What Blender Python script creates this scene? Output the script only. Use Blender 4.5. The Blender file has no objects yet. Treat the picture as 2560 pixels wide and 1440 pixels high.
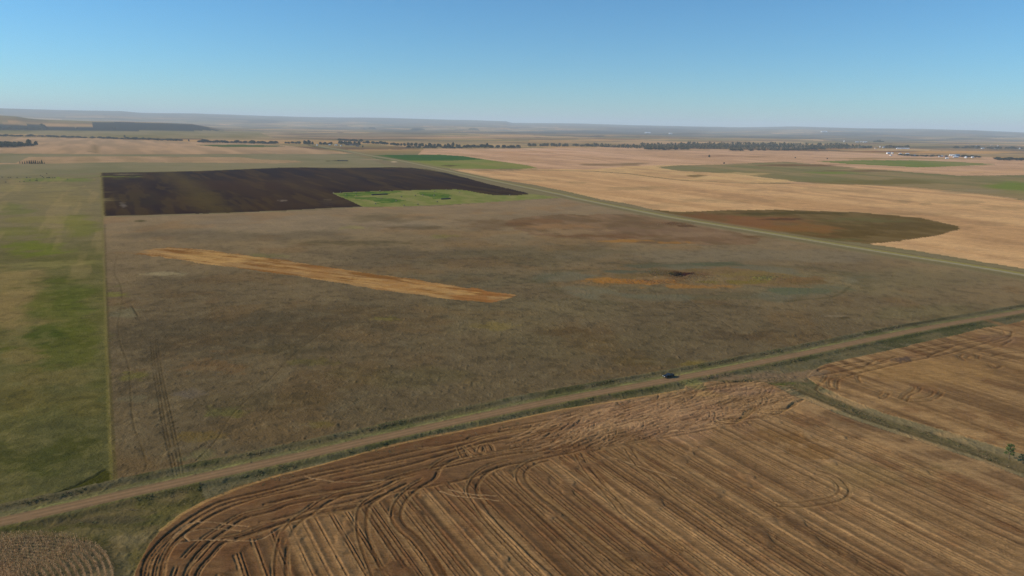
import bpy, bmesh, math, random
import numpy as np
from mathutils import Matrix, Vector

random.seed(7)
rng = np.random.default_rng(11)
D = bpy.data
C = bpy.context.scene.collection
scene = bpy.context.scene

# ------------------------------------------------------------------ camera, sky, sun, exposure
FPX, CAM_H = 1780.0, 120.0                    # focal length in photo pixels, drone height above the fields
ROLL = math.atan(42.0 / 2560)
PITCH = math.atan((720 - 313.0) * math.cos(ROLL) / FPX)
cr, sr, cp, sp = math.cos(ROLL), math.sin(ROLL), math.cos(PITCH), math.sin(PITCH)
R0, U0, F0 = Vector((1, 0, 0)), Vector((0, sp, cp)), Vector((0, cp, -sp))
right, up = R0 * cr + U0 * sr, R0 * -sr + U0 * cr
cam = D.objects.new('camera', D.cameras.new('camera'))
C.objects.link(cam)
cam.matrix_world = Matrix(((right.x, up.x, -F0.x, 0), (right.y, up.y, -F0.y, 0), (right.z, up.z, -F0.z, CAM_H), (0, 0, 0, 1)))
cam.data.sensor_width = 36.0
cam.data.lens = FPX / 2560 * 36.0
cam.data.clip_start, cam.data.clip_end = 1.0, 200000.0
scene.camera = cam

SUN_EL, SUN_AZ = math.radians(25.0), math.radians(-87.0)      # azimuth measured from +Y towards +X
world = D.worlds.new('World')
scene.world = world
world.use_nodes = True
wn = world.node_tree.nodes
sky = wn.new('ShaderNodeTexSky')
sky.sky_type = 'NISHITA'
sky.sun_disc = False
sky.sun_elevation = SUN_EL
sky.sun_rotation = SUN_AZ
sky.altitude = 400
sky.air_density = 1.0
sky.dust_density = 0.1
sky.ozone_density = 10.0
wn['Background'].inputs[1].default_value = 0.115
tint = wn.new('ShaderNodeVectorMath'); tint.operation = 'MULTIPLY'       # camera white balance of a clear autumn sky
tint.inputs[1].default_value = (0.77, 0.97, 0.87)
world.node_tree.links.new(sky.outputs[0], tint.inputs[0])
world.node_tree.links.new(tint.outputs[0], wn['Background'].inputs[0])

sun = D.objects.new('sun', D.lights.new('sun', 'SUN'))
C.objects.link(sun)
sun.data.energy = 4.2
sun.data.angle = math.radians(0.5)
sun.data.color = (1.0, 0.91, 0.80)
sd = Vector((math.sin(SUN_AZ) * math.cos(SUN_EL), math.cos(SUN_AZ) * math.cos(SUN_EL), math.sin(SUN_EL)))
sun.rotation_euler = sd.to_track_quat('Z', 'Y').to_euler()

scene.view_settings.view_transform = 'Standard'
scene.view_settings.look = 'None'
scene.view_settings.exposure = 0.35
scene.view_settings.gamma = 1.0
scene.view_settings.use_curve_mapping = False
scene.cycles.max_bounces = 5
scene.cycles.diffuse_bounces = 2
scene.cycles.volume_bounces = 1
scene.cycles.use_denoising = True
scene.cycles.denoising_prefilter = 'NONE'
scene.cycles.denoiser = 'OPENIMAGEDENOISE'
scene.cycles.denoising_input_passes = 'RGB_ALBEDO_NORMAL'
KLIT = np.array((0.745, 0.785, 0.90))                                     # picture value of a white ground lit by this sun and sky
HAZE_D = 4.2e-5
HAZE_COL = (0.46, 0.53, 0.60)

# ------------------------------------------------------------------ surveying helpers
def ground_xy(u, v):
    """where the ray through photo pixel (u, v) meets the plain"""
    x, y = (np.asarray(u, float) - 1280) / FPX, -(np.asarray(v, float) - 720) / FPX
    x, y = cr * x - sr * y, sr * x + cr * y
    dy, dz = cp + sp * y, -sp + cp * y
    t = -CAM_H / np.minimum(dz, -1e-4)
    return x * t, dy * t

def gp(pts):
    a = np.array(pts, float)
    if a[:, 1].min() < 335:                    # far ground: follow the relief
        b = np.concatenate([a, a[:1]])
        a = np.concatenate([b[i] + (b[i + 1] - b[i]) * np.linspace(0, 1, 6, endpoint=False)[:, None] for i in range(len(a))])
        return np.array([land_xy(u, v) for u, v in a])
    x, y = ground_xy(a[:, 0], a[:, 1])
    return np.stack([x, y], 1)

def elev(u, v):
    x, y = (u - 1280) / FPX, -(v - 720) / FPX
    x, y = cr * x - sr * y, sr * x + cr * y
    dy, dz = cp + sp * y, -sp + cp * y
    return math.atan2(x, dy), dz / math.hypot(x, dy)

def _hash(ix, iy, seed):
    h = (ix.astype(np.uint32) * np.uint32(374761393) + iy.astype(np.uint32) * np.uint32(668265263) + np.uint32(seed * 2246822519 % 4294967291))
    h = (h ^ (h >> np.uint32(13))) * np.uint32(1274126177)
    h = (h ^ (h >> np.uint32(15))) * np.uint32(2246822519)
    return ((h ^ (h >> np.uint32(16))) & np.uint32(0xffffff)).astype(np.float64) / 16777215.0

def vnoise(x, y, seed=0):
    xi, yi = np.floor(x), np.floor(y)
    fx, fy = x - xi, y - yi
    fx, fy = fx * fx * (3 - 2 * fx), fy * fy * (3 - 2 * fy)
    ix, iy = xi.astype(np.int64), yi.astype(np.int64)
    a, b = _hash(ix, iy, seed), _hash(ix + 1, iy, seed)
    c, d = _hash(ix, iy + 1, seed), _hash(ix + 1, iy + 1, seed)
    return (a * (1 - fx) + b * fx) * (1 - fy) + (c * (1 - fx) + d * fx) * fy

def fbm(x, y, scale, seed=0, octs=3):
    s, amp, tot = 0.0, 1.0, 0.0
    for o in range(octs):
        f = 2.03 ** o / scale
        s = s + amp * vnoise(x * f + 17.3 * o, y * f - 9.1 * o, seed + 31 * o)
        tot += amp
        amp *= 0.55
    return s / tot

def sstep(a, b, x):
    t = np.clip((x - a) / (b - a), 0, 1)
    return t * t * (3 - 2 * t)

def lin(c):
    c = np.array(c, float) / 255
    return np.where(c <= 0.04045, c / 12.92, ((c + 0.055) / 1.055) ** 2.4)

def alb(c, dist=0.0):
    """base colour of a surface from its tone in daylight at a given distance through the air"""
    t = math.exp(-dist * HAZE_D)
    a = (lin(c) - (1 - t) * np.array(HAZE_COL)) / (KLIT * t)
    return np.clip(a, 0.005, 0.75)

# section grid: rows of fields run along ROWD, the roads across along CROSSD
ROWD = np.array((-0.49, 0.872)); CROSSD = np.array((0.872, 0.49))

SKYLINE = [(-700, 262), (-300, 268), (0, 271), (64, 272.6), (185, 276), (255, 277.4), (300, 278), (353, 282), (487, 284), (621, 288.7), (739, 292), (860, 294),
           (909, 294), (976, 295.5), (1093, 298.6), (1144, 300), (1265, 303), (1280, 307), (1412, 308.4), (1500, 310.4), (1573, 313), (1847, 318.3), (1900, 317.6), (1991, 316.4),
           (2060, 318.4), (2133, 320.5), (2325, 323), (2440, 326), (2500, 329), (2560, 331.5), (2900, 340), (3300, 350)]
_sk = [elev(u, v) for u, v in SKYLINE]
SK_T, SK_E = np.array([a for a, b in _sk]), np.array([b for a, b in _sk])
BUTTES = [(930, 316, 12, 4.5), (905, 314, 9, 3.5), (733, 312, 30, 3), (1045, 311, 22, 3.5), (1185, 314, 17, 4.5), (1160, 313, 40, 2.5),
          (1700, 327, 60, 2), (2200, 330, 70, 2), (430, 300, 30, 2.2)]      # px base u, v, half width, height

CREST = [(-900, 284), (-300, 287), (0, 288.5), (40, 291), (70, 296), (110, 299), (232, 303), (300, 304), (400, 306.5), (480, 310), (525, 318), (565, 327), (640, 333)]
_cs = [elev(u, v) for u, v in CREST]
CS_T, CS_E = np.array([a for a, b in _cs]), np.array([b for a, b in _cs])

def terr(x, y):
    """height of the land"""
    r = np.hypot(x, y)
    th = np.arctan2(x, y)
    amp = np.interp(r, [0, 350, 900, 2500, 5000, 9000, 16000, 60000], [0, 0.05, 0.7, 1.6, 4.5, 11, 34, 40])
    h = amp * (fbm(x, y, 900, 3, 2) - 0.5) * 2
    h += np.interp(r, [6000, 12000, 30000], [0, 14, 60]) * (fbm(x, y, 2600, 8, 3) - 0.5)
    e = np.interp(th, SK_T, SK_E)
    hs = np.maximum(CAM_H + 31000 * e, 60)
    f = sstep(12000, 31000, r) ** 1.15
    h = h * (1 - 0.75 * sstep(22000, 30000, r)) + hs * f
    hc = np.maximum(CAM_H + 9600 * np.interp(th, CS_T, CS_E), 0) * sstep(CS_T[-1], CS_T[-3], th) * (th > CS_T[0])
    h = np.maximum(h, hc * sstep(6900, 9600, r) * (1 - 0.8 * sstep(9700, 11500, r)) + h * 0.3 * (r < 9700))
    h = np.where(r > 31500, h - 0.02 * (r - 31500), h)
    for (u, v, hw, hp) in BUTTES:
        bx, by = ground_xy(u, v)
        rr = min(math.hypot(bx, by), 14000)
        tb = math.atan2(bx, by)
        w = hw * rr / FPX
        d = np.hypot((th - tb) * rr / w, (r - rr) / (1.6 * w))
        h += hp * rr / FPX * sstep(1.0, 0.45, d)
    return h

def terr1(x, y):
    return float(terr(np.array([x], float), np.array([y], float))[0])

RAYR = np.concatenate([np.arange(900, 5000, 60.0), np.geomspace(5000, 34000, 260)])
def land_xy(u, v):
    """first point of the land seen along the ray through photo pixel (u, v)"""
    if v > 470:
        return tuple(float(q) for q in ground_xy(u, v))
    th, e = elev(u, v)
    z = CAM_H + RAYR * e - terr(RAYR * math.sin(th), RAYR * math.cos(th))
    k = np.flatnonzero(z <= 0)
    if len(k) == 0:
        r = RAYR[int(np.argmin(z))]
    elif k[0] == 0:
        r = RAYR[0]
    else:
        i = k[0]
        r = RAYR[i - 1] + (RAYR[i] - RAYR[i - 1]) * z[i - 1] / (z[i - 1] - z[i])
    return float(r * math.sin(th)), float(r * math.cos(th))

def pin(u, v):
    x, y = land_xy(u, v)
    return Vector((x, y, terr1(x, y)))

def tag(o, label=None, cat=None, group=None, kind=None):
    for k, val in (('label', label), ('category', cat), ('group', group), ('kind', kind)):
        if val:
            o[k] = val
    return o

# ------------------------------------------------------------------ materials
def mat(name, rough=0.9, base=(0.2, 0.2, 0.2), metal=0.0):
    m = D.materials.new(name)
    m.use_nodes = True
    b = m.node_tree.nodes['Principled BSDF']
    b.inputs['Base Color'].default_value = (*base, 1)
    b.inputs['Roughness'].default_value = rough
    b.inputs['Metallic'].default_value = metal
    b.inputs['Specular IOR Level'].default_value = 0.2
    return m

def nd(m, t, **kw):
    n = m.node_tree.nodes.new(t)
    for k, v in kw.items():
        setattr(n, k, v)
    return n

def noisy(name, c, var=0.3, scale=3.0, rough=0.9, bump=0.0, metal=0.0, spec=0.2):
    m = mat(name, rough, c, metal)
    L = m.node_tree.links
    b = m.node_tree.nodes['Principled BSDF']
    b.inputs['Specular IOR Level'].default_value = spec
    g = nd(m, 'ShaderNodeNewGeometry')
    n = nd(m, 'ShaderNodeTexNoise'); n.inputs['Scale'].default_value = scale; n.inputs['Detail'].default_value = 3
    L.new(g.outputs['Position'], n.inputs['Vector'])
    r = nd(m, 'ShaderNodeValToRGB')
    r.color_ramp.elements[0].position, r.color_ramp.elements[1].position = 0.3, 0.7
    r.color_ramp.elements[0].color = (*[x * (1 - var) for x in c], 1)
    r.color_ramp.elements[1].color = (*[min(1, x * (1 + var)) for x in c], 1)
    L.new(n.outputs['Fac'], r.inputs[0]); L.new(r.outputs[0], b.inputs['Base Color'])
    if bump:
        bp = nd(m, 'ShaderNodeBump'); bp.inputs['Distance'].default_value = bump
        L.new(n.outputs['Fac'], bp.inputs['Height']); L.new(bp.outputs[0], b.inputs['Normal'])
    return m

def land_mat(name, layers, bump=0.2, rough=0.95):
    """soil or vegetation: the surveyed colour, broken up by world-space noise layers (scale, stretch along rows, strength)"""
    m = mat(name, rough)
    L = m.node_tree.links
    b = m.node_tree.nodes['Principled BSDF']
    b.inputs['Specular IOR Level'].default_value = 0.0
    at = nd(m, 'ShaderNodeAttribute', attribute_name='albedo')
    g = nd(m, 'ShaderNodeNewGeometry')
    val, hgt = None, None
    for (sc, st, strength, hb) in layers:
        mp = nd(m, 'ShaderNodeMapping')
        mp.inputs['Rotation'].default_value = (0, 0, -math.atan2(ROWD[1], ROWD[0]))
        mp.inputs['Scale'].default_value = (sc / st, sc, sc)
        L.new(g.outputs['Position'], mp.inputs['Vector'])
        n = nd(m, 'ShaderNodeTexNoise'); n.inputs['Scale'].default_value = 1.0; n.inputs['Detail'].default_value = 2.5; n.inputs['Roughness'].default_value = 0.6
        L.new(mp.outputs[0], n.inputs['Vector'])
        mr = nd(m, 'ShaderNodeMapRange'); mr.inputs['From Min'].default_value = 0.28; mr.inputs['From Max'].default_value = 0.72
        mr.inputs['To Min'].default_value = 1 - strength; mr.inputs['To Max'].default_value = 1 + strength
        L.new(n.outputs['Fac'], mr.inputs['Value'])
        if val is None:
            val = mr.outputs[0]
        else:
            mm = nd(m, 'ShaderNodeMath', operation='MULTIPLY'); L.new(val, mm.inputs[0]); L.new(mr.outputs[0], mm.inputs[1]); val = mm.outputs[0]
        if hb:
            ml = nd(m, 'ShaderNodeMath', operation='MULTIPLY'); L.new(n.outputs['Fac'], ml.inputs[0]); ml.inputs[1].default_value = hb
            if hgt is None:
                hgt = ml.outputs[0]
            else:
                ad = nd(m, 'ShaderNodeMath', operation='ADD'); L.new(hgt, ad.inputs[0]); L.new(ml.outputs[0], ad.inputs[1]); hgt = ad.outputs[0]
    vm = nd(m, 'ShaderNodeVectorMath', operation='SCALE')
    L.new(at.outputs['Color'], vm.inputs[0]); L.new(val, vm.inputs['Scale'])
    L.new(vm.outputs[0], b.inputs['Base Color'])
    if hgt is not None:
        bp = nd(m, 'ShaderNodeBump'); bp.inputs['Distance'].default_value = bump; bp.inputs['Strength'].default_value = 1.0
        L.new(hgt, bp.inputs['Height']); L.new(bp.outputs[0], b.inputs['Normal'])
    return m

M_GRASS = land_mat('prairie_grass', [(1.3, 1, 0.16, 0.2), (0.45, 1, 0.07, 0.22), (0.03, 1.5, 0.05, 0)], 1.0)
M_PASTURE = land_mat('pasture_grass', [(1.0, 1, 0.17, 0.25), (0.25, 2, 0.09, 0.3), (0.04, 2.5, 0.10, 0)], 1.0)
M_STUB = land_mat('cut_straw', [(2.4, 1.6, 0.22, 0.12), (1.4, 10, 0.16, 0.08), (0.4, 3, 0.12, 0), (0.12, 6, 0.08, 0)], 0.7)
M_SOIL = land_mat('bare_soil', [(0.8, 1, 0.15, 0.2), (0.25, 12, 0.14, 0.2)], 0.6)
M_ROAD = land_mat('packed_dirt', [(1.5, 1, 0.08, 0.05), (0.2, 1, 0.08, 0)], 0.4)
M_FAR = land_mat('distant_land', [(0.02, 1, 0.10, 0), (0.004, 1, 0.10, 0)], 1.0)

# ------------------------------------------------------------------ the land: one continuous surface, sampled finer near the field in view
TH_IN = np.radians(np.arange(-38.6, 38.6, 0.062))
TH = np.concatenate([np.radians(np.linspace(-180, -39.5, 48)), TH_IN, np.radians(np.linspace(39.5, 180, 48))])
dep = [math.radians(37.2)]
while dep[-1] > math.radians(0.75):
    d = dep[-1]
    dep.append(d - (0.00072 if d > 0.24 else 0.00075 if d > 0.085 else 0.00042))
RR = np.concatenate([[0.5, 40, 80, 120, 145], CAM_H / np.tan(np.array(dep)), np.geomspace(9400, 34000, 110), [38000, 44000, 52000, 64000]])
RR = np.unique(np.round(RR, 3))
NT, NR = len(TH), len(RR)
gr, gt = np.meshgrid(RR, TH, indexing='ij')
X, Y = (gr * np.sin(gt)).ravel(), (gr * np.cos(gt)).ravel()
Rv = gr.ravel()
N = len(X)
Z = terr(X, Y)
Sx, Tx = X * CROSSD[0] + Y * CROSSD[1], X * ROWD[0] + Y * ROWD[1]      # across rows, along rows
COL = np.zeros((N, 3))
CLS = np.zeros(N, np.int16)
REL = np.zeros(N)                                                        # plant-height relief
CLASSES = ['ground', 'pasture', 'ploughed_field', 'stubble_field', 'hay_field', 'wetland', 'dirt_road', 'gravel_road', 'hills', 'verge']
CI = {n: i for i, n in enumerate(CLASSES)}
n_a = fbm(X, Y, 55, 1, 3); n_b = fbm(X, Y, 14, 2, 3); n_c = fbm(X, Y, 260, 4, 3)
wobx, woby = (vnoise(X / 9, Y / 9, 21) - 0.5), (vnoise(X / 9, Y / 9, 22) - 0.5)
wobx2, woby2 = (vnoise(X / 60, Y / 60, 23) - 0.5), (vnoise(X / 60, Y / 60, 24) - 0.5)

wobf = vnoise(X / .7, Y / .7, 25) * .6 + vnoise(X / 1.9, Y / 1.9, 26) * .4

def inside(poly, x, y):
    res = np.zeros(len(x), bool)
    n = len(poly)
    for i in range(n):
        (x1, y1), (x2, y2) = poly[i], poly[(i + 1) % n]
        if y1 == y2:
            continue
        c = ((y1 > y) != (y2 > y)) & (x < (x2 - x1) * (y - y1) / (y2 - y1) + x1)
        res ^= c
    return res

def mixc(idx, c, f):
    f = np.clip(f, 0, 1)[:, None]
    COL[idx] = COL[idx] * (1 - f) + np.asarray(c) * f

def field(cls, px, c1, c2=None, scale=60, stretch=1.0, wob=1.5, wob2=0.0, gain=1.0, seed=40):
    """a field outlined on the ground; c1/c2 are mixed by noise stretched along the rows"""
    P = gp(px)
    lo, hi = P.min(0) - 30, P.max(0) + 30
    k = np.flatnonzero((X > lo[0]) & (X < hi[0]) & (Y > lo[1]) & (Y < hi[1]))
    x = X[k] + wob * 2 * wobx[k] + wob2 * 2 * wobx2[k]
    y = Y[k] + wob * 2 * woby[k] + wob2 * 2 * woby2[k]
    k = k[inside(P, x, y)]
    if len(k) == 0:
        return k
    dist = float(np.median(Rv[k]))
    a1 = alb(c1, dist)
    COL[k] = a1
    if c2 is not None:
        f = fbm(Sx[k], Tx[k] / stretch, scale, seed, 3)
        mixc(k, alb(c2, dist), sstep(0.5 - 0.22 / gain, 0.5 + 0.22 / gain, f))
    if cls:
        CLS[k] = CI[cls]
    return k

def blob(u, v, ru, rv, c, strength=1.0, rough=0.5, scale=None, seed=60, soft=0.5):
    cx, cy = ground_xy(u, v)
    ax = np.array(ground_xy(u + ru, v)) - np.array((cx, cy))
    ay = np.array(ground_xy(u, v + rv)) - np.array((cx, cy))
    dm = math.hypot(*ax) + math.hypot(*ay)
    k = np.flatnonzero((np.abs(X - cx) < dm * 1.8) & (np.abs(Y - cy) < dm * 2.5))
    det = ax[0] * ay[1] - ax[1] * ay[0]
    x, y = X[k] - cx, Y[k] - cy
    p = (x * ay[1] - y * ay[0]) / det
    q = (ax[0] * y - ax[1] * x) / det
    d = np.hypot(p, q)
    sc = scale or dm * 0.25
    d = d + rough * (fbm(X[k], Y[k], sc, seed, 3) - 0.5) * 2
    f = sstep(1.0 + soft * 0.5, 1.0 - soft, d) * strength
    mixc(k, alb(c, math.hypot(cx, cy)), f)
    return k, f

def px_h0(u, v, n):
    return n * math.hypot(*[float(q) for q in ground_xy(u, v)]) / FPX

def segdist(P, k):
    x, y = X[k], Y[k]
    best = np.full(len(k), 1e9)
    for (x1, y1), (x2, y2) in zip(P[:-1], P[1:]):
        dx, dy = x2 - x1, y2 - y1
        t = np.clip(((x - x1) * dx + (y - y1) * dy) / (dx * dx + dy * dy + 1e-9), 0, 1)
        best = np.minimum(best, np.hypot(x - x1 - t * dx, y - y1 - t * dy))
    return best

def near_idx(P, m):
    lo, hi = P.min(0) - m, P.max(0) + m
    return np.flatnonzero((X > lo[0]) & (X < hi[0]) & (Y > lo[1]) & (Y < hi[1]))

def line(P, w, c, strength=1.0, depth=0.0, soft=0.4, cls=None, px=True, broken=0.0, dist=None):
    """a strip of width w metres along a path on the ground"""
    if px:
        P = gp(P)
    k = near_idx(P, w * 2)
    if len(k) == 0:
        return
    d = segdist(P, k)
    if w < 2.6:
        d = d + (wobf[k] - .5) * min(w, 1.0) * .5
    cell = np.maximum(Rv[k] * Rv[k] / CAM_H * 0.0004, Rv[k] * 0.0005)
    f = sstep(w * (0.5 + soft * 0.5) + cell * 0.5, w * (0.5 - soft * 0.5) - cell * 0.5, d)
    if broken:
        f = f * sstep(0.5 - broken, 0.5, fbm(X[k], Y[k], 7, 77, 2) + 0.25 - broken * 0.5)
    if cls:
        CLS[k[d < w * 0.5]] = CI[cls]
    if c is not None:
        mixc(k, alb(c, dist if dist is not None else float(np.median(np.hypot(P[:, 0], P[:, 1])))), f * strength)
    if depth:
        REL[k] = REL[k] * (1 - np.clip(f, 0, 1)) - depth * f

def smooth(P, n=6):
    P = np.asarray(P, float)
    out = []
    for i in range(len(P) - 1):
        p0, p1, p2, p3 = P[max(i - 1, 0)], P[i], P[i + 1], P[min(i + 2, len(P) - 1)]
        for t in np.linspace(0, 1, n, endpoint=False):
            out.append(0.5 * (2 * p1 + (p2 - p0) * t + (2 * p0 - 5 * p1 + 4 * p2 - p3) * t * t + (3 * p1 - p0 - 3 * p2 + p3) * t ** 3))
    out.append(P[-1])
    return np.array(out)

def offset(P, o):
    d = np.gradient(P, axis=0)
    d /= np.linalg.norm(d, axis=1)[:, None] + 1e-9
    return P + np.stack([-d[:, 1], d[:, 0]], 1) * o

# --- open land far out: patchwork of sections
su, sv = Sx + 40 * wobx2, Tx + 40 * woby2
far_cols = [alb(c, 7500) for c in ((156, 142, 130), (166, 146, 128), (142, 136, 124), (134, 132, 122), (170, 152, 134), (126, 120, 118), (150, 140, 128), (138, 128, 120))]
qi = np.floor(su / 810 + 0.33 * (vnoise(np.floor(sv / 810), np.floor(sv / 810) * 0 + 5, 9) > 0.5)).astype(np.int64)
qj = np.floor(sv / (405 + 0 * sv)).astype(np.int64)
hh = _hash(qi, qj, 5)
fc = np.array(far_cols)[np.minimum((hh * len(far_cols)).astype(int), len(far_cols) - 1)]
nearc = alb((116, 106, 84), 1200)
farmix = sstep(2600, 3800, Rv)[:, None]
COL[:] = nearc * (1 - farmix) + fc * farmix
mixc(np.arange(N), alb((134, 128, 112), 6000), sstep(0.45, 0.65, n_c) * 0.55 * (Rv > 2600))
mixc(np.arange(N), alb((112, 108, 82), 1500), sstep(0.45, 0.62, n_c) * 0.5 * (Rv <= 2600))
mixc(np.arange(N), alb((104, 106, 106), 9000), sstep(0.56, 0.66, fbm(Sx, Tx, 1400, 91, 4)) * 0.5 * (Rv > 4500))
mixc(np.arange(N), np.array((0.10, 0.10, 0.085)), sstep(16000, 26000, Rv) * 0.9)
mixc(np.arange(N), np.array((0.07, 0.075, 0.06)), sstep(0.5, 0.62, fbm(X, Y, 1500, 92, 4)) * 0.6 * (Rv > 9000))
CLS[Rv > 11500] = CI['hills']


# --- far left: dark summer-fallow, green and tan strips
field('ploughed_field', [(-300, 309), (0, 311), (90, 312), (125, 316), (190, 319), (232, 318), (232, 304.5), (300, 305), (400, 308), (480, 311), (525, 320), (552, 327.5), (360, 328), (120, 326), (-300, 322)], (80, 76, 84), (90, 84, 88), 160, 3, seed=101)
field(None, [(-300, 322), (120, 326), (552, 328), (640, 328), (690, 347), (430, 346), (250, 341), (0, 334), (-300, 330)], (126, 124, 110), (138, 132, 118), 220, 3, seed=102)
field(None, [(-300, 342), (0, 344), (250, 347), (480, 356), (700, 362), (780, 372), (880, 384), (820, 386), (660, 384), (500, 385), (300, 386), (0, 384), (-300, 380)], (166, 141, 119), (146, 128, 110), 70, 8, seed=103)
field(None, [(-300, 384), (0, 384), (300, 387), (500, 386), (660, 385), (880, 385), (930, 400), (960, 412), (1000, 419), (800, 419), (500, 428), (252, 433), (0, 440), (-300, 446)], (116, 113, 92), (126, 119, 98), 120, 2, seed=104)
field('stubble_field', [(40, 408), (70, 393), (300, 391), (600, 393), (650, 399), (740, 402), (760, 406), (690, 409), (500, 407), (300, 406), (110, 409), (-100, 412), (-100, 406)], (158, 134, 110), (146, 126, 102), 60, 8, seed=105)
field(None, [(490, 362), (600, 361.5), (700, 364), (715, 366), (640, 367.5), (540, 366.5)], (92, 104, 82))
field(None, [(768, 363), (800, 366), (840, 371), (892, 381), (876, 382), (835, 375), (790, 368)], (84, 92, 74), wob=1)
blob(560, 372, 180, 5, (160, 138, 116), 0.5, 0.6)
blob(500, 440, 330, 5, (112, 116, 80), 0.7, 0.6)
line([(1050, 354.5), (1180, 354.2), (1330, 356)], 60, (88, 80, 84), .9)
line([(1345, 355), (1440, 355.2), (1535, 354.2)], 50, (90, 82, 86), .9)
line([(680, 349), (800, 348.2), (915, 347)], 70, (116, 100, 98), .8)
for (u, v, ru, rv, c, s_) in ((1600, 331, 190, 4.5, (122, 116, 124), .8), (1720, 336, 110, 2, (108, 102, 112), .8), (1378, 332, 24, 1.2, (84, 90, 100), .9), (1495, 340, 20, 1, (88, 90, 98), .9), (2420, 349, 60, 1, (96, 100, 102), .8), (2500, 346.5, 70, 1, (92, 96, 100), .8), (2300, 351, 90, 1.2, (104, 104, 106), .7), (2080, 341, 130, 2.5, (124, 128, 134), .7), (2440, 343, 200, 3, (134, 132, 136), .6),
                             (720, 332, 26, 1, (96, 98, 100), .9), (850, 331, 10, 1, (112, 108, 106), .8), (1040, 326, 26, 1.2, (96, 100, 106), .9), (880, 345, 200, 2, (170, 148, 132), .6), (1150, 343, 160, 2.5, (168, 146, 130), .6), (950, 338, 180, 2.5, (148, 140, 130), .6), (1560, 348, 60, 1.5, (120, 112, 110), .7), (1780, 351, 120, 2, (136, 132, 120), .6), (1650, 356, 130, 2.5, (168, 146, 126), .7), (2000, 360, 160, 2.5, (166, 146, 126), .6), (660, 315, 60, 1.5, (120, 128, 138), .7), (130, 299, 14, 1.2, (104, 108, 110), .8), (390, 303, 24, 1, (106, 110, 116), .8)):
    blob(u, v, ru, rv, c, s_, .5, seed=106 + u % 9)
# --- stubble country beyond the far road
field('stubble_field', [(1060, 372), (1300, 371), (1500, 369), (1800, 374), (2100, 379), (2600, 400), (2950, 418), (2950, 520), (2560, 500), (2200, 470), (1900, 455), (1600, 430), (1330, 424), (1250, 427), (1130, 424), (1030, 400)],
      (180, 148, 124), (166, 136, 112), 90, 6, seed=111)
field('stubble_field', [(1128, 425), (1250, 428), (1330, 426), (1480, 429), (1570, 435), (1640, 444), (1700, 451), (1860, 459), (2100, 461), (2250, 468), (2420, 482), (2560, 502), (2950, 560), (2950, 765), (2560, 672), (2300, 629),
      (2170, 610), (2250, 603), (2340, 590), (2400, 573), (2395, 566), (2300, 545), (2150, 532), (1950, 525), (1820, 526), (1700, 531), (1640, 526), (1560, 508), (1500, 499), (1420, 480), (1330, 462), (1230, 447)],
      (184, 149, 111), (168, 134, 100), 45, 9, seed=112)
for (u, v, ru, rv, s) in ((1365, 452, 45, 4, .5), (1450, 458, 30, 5, .7), (1570, 472, 60, 5, .6), (1640, 470, 50, 4, .5), (1650, 515, 60, 6, .4), (1740, 500, 50, 5, .5), (1900, 475, 60, 4, .45), (2060, 474, 60, 5, .4),
                          (2260, 505, 18, 5, .6), (2315, 510, 14, 4, .6), (2400, 507, 70, 5, .6), (2500, 522, 70, 6, .5), (1800, 503, 90, 5, .35), (2300, 535, 80, 5, .4), (2150, 480, 70, 4, .4), (1950, 500, 60, 5, .35), (1590, 440, 80, 3, .3), (2480, 560, 60, 8, .3)):
    blob(u, v, ru, rv, (136, 116, 88), s * 0.8, 0.9, seed=113 + u % 17)
field('stubble_field', [(1200, 425), (1330, 423.5), (1480, 424), (1560, 417), (1640, 414), (1740, 413), (1830, 422), (1960, 435), (2000, 452), (1992, 456), (1860, 458.5), (1700, 450), (1640, 443), (1570, 434), (1480, 428), (1330, 425.5)], (182, 152, 114), (172, 140, 106), 40, 4, wob2=4, seed=114)
k = field('pasture', [(1640, 418), (1700, 414), (1800, 412), (1960, 405), (2050, 412), (2200, 425), (2400, 440), (2580, 438), (2950, 452), (2950, 552), (2560, 500), (2420, 481), (2250, 467), (2100, 460), (1990, 456), (1940, 448), (1840, 436), (1700, 428)], (132, 118, 92), (114, 110, 84), 80, 3, wob2=6, seed=115)
for (u, v, ru, rv, c, s) in ((1780, 446, 60, 4, (182, 152, 112), .8), (1850, 436, 70, 4, (182, 152, 112), .6), (1920, 452, 60, 4, (184, 154, 112), .7), (1740, 440, 25, 3, (112, 98, 74), .9), (2080, 433, 60, 3.5, (108, 118, 72), .8),
                             (2200, 455, 160, 7, (104, 98, 70), .8), (2010, 414, 100, 3, (112, 94, 80), .9), (2160, 428.5, 90, 2.5, (112, 96, 80), .9), (2540, 466, 70, 18, (104, 116, 68), .9), (2440, 478, 90, 8, (130, 118, 96), .7),
                             (1715, 421, 60, 4, (120, 116, 92), .7), (2250, 423, 150, 3, (182, 148, 118), .8), (1520, 412, 75, 3.5, (126, 108, 88), .85), (1590, 410, 40, 2.6, (128, 112, 92), .8), (2500, 431, 120, 4, (178, 146, 116), .8)):
    blob(u, v, ru, rv, c, s, 0.7, seed=120 + u % 13)
field('hay_field', [(2040, 404), (2150, 401.5), (2300, 402), (2400, 406), (2490, 411), (2440, 414), (2360, 417), (2290, 419), (2200, 414), (2120, 410)], (106, 118, 80), (122, 122, 90), 120, 4, seed=131)
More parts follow.
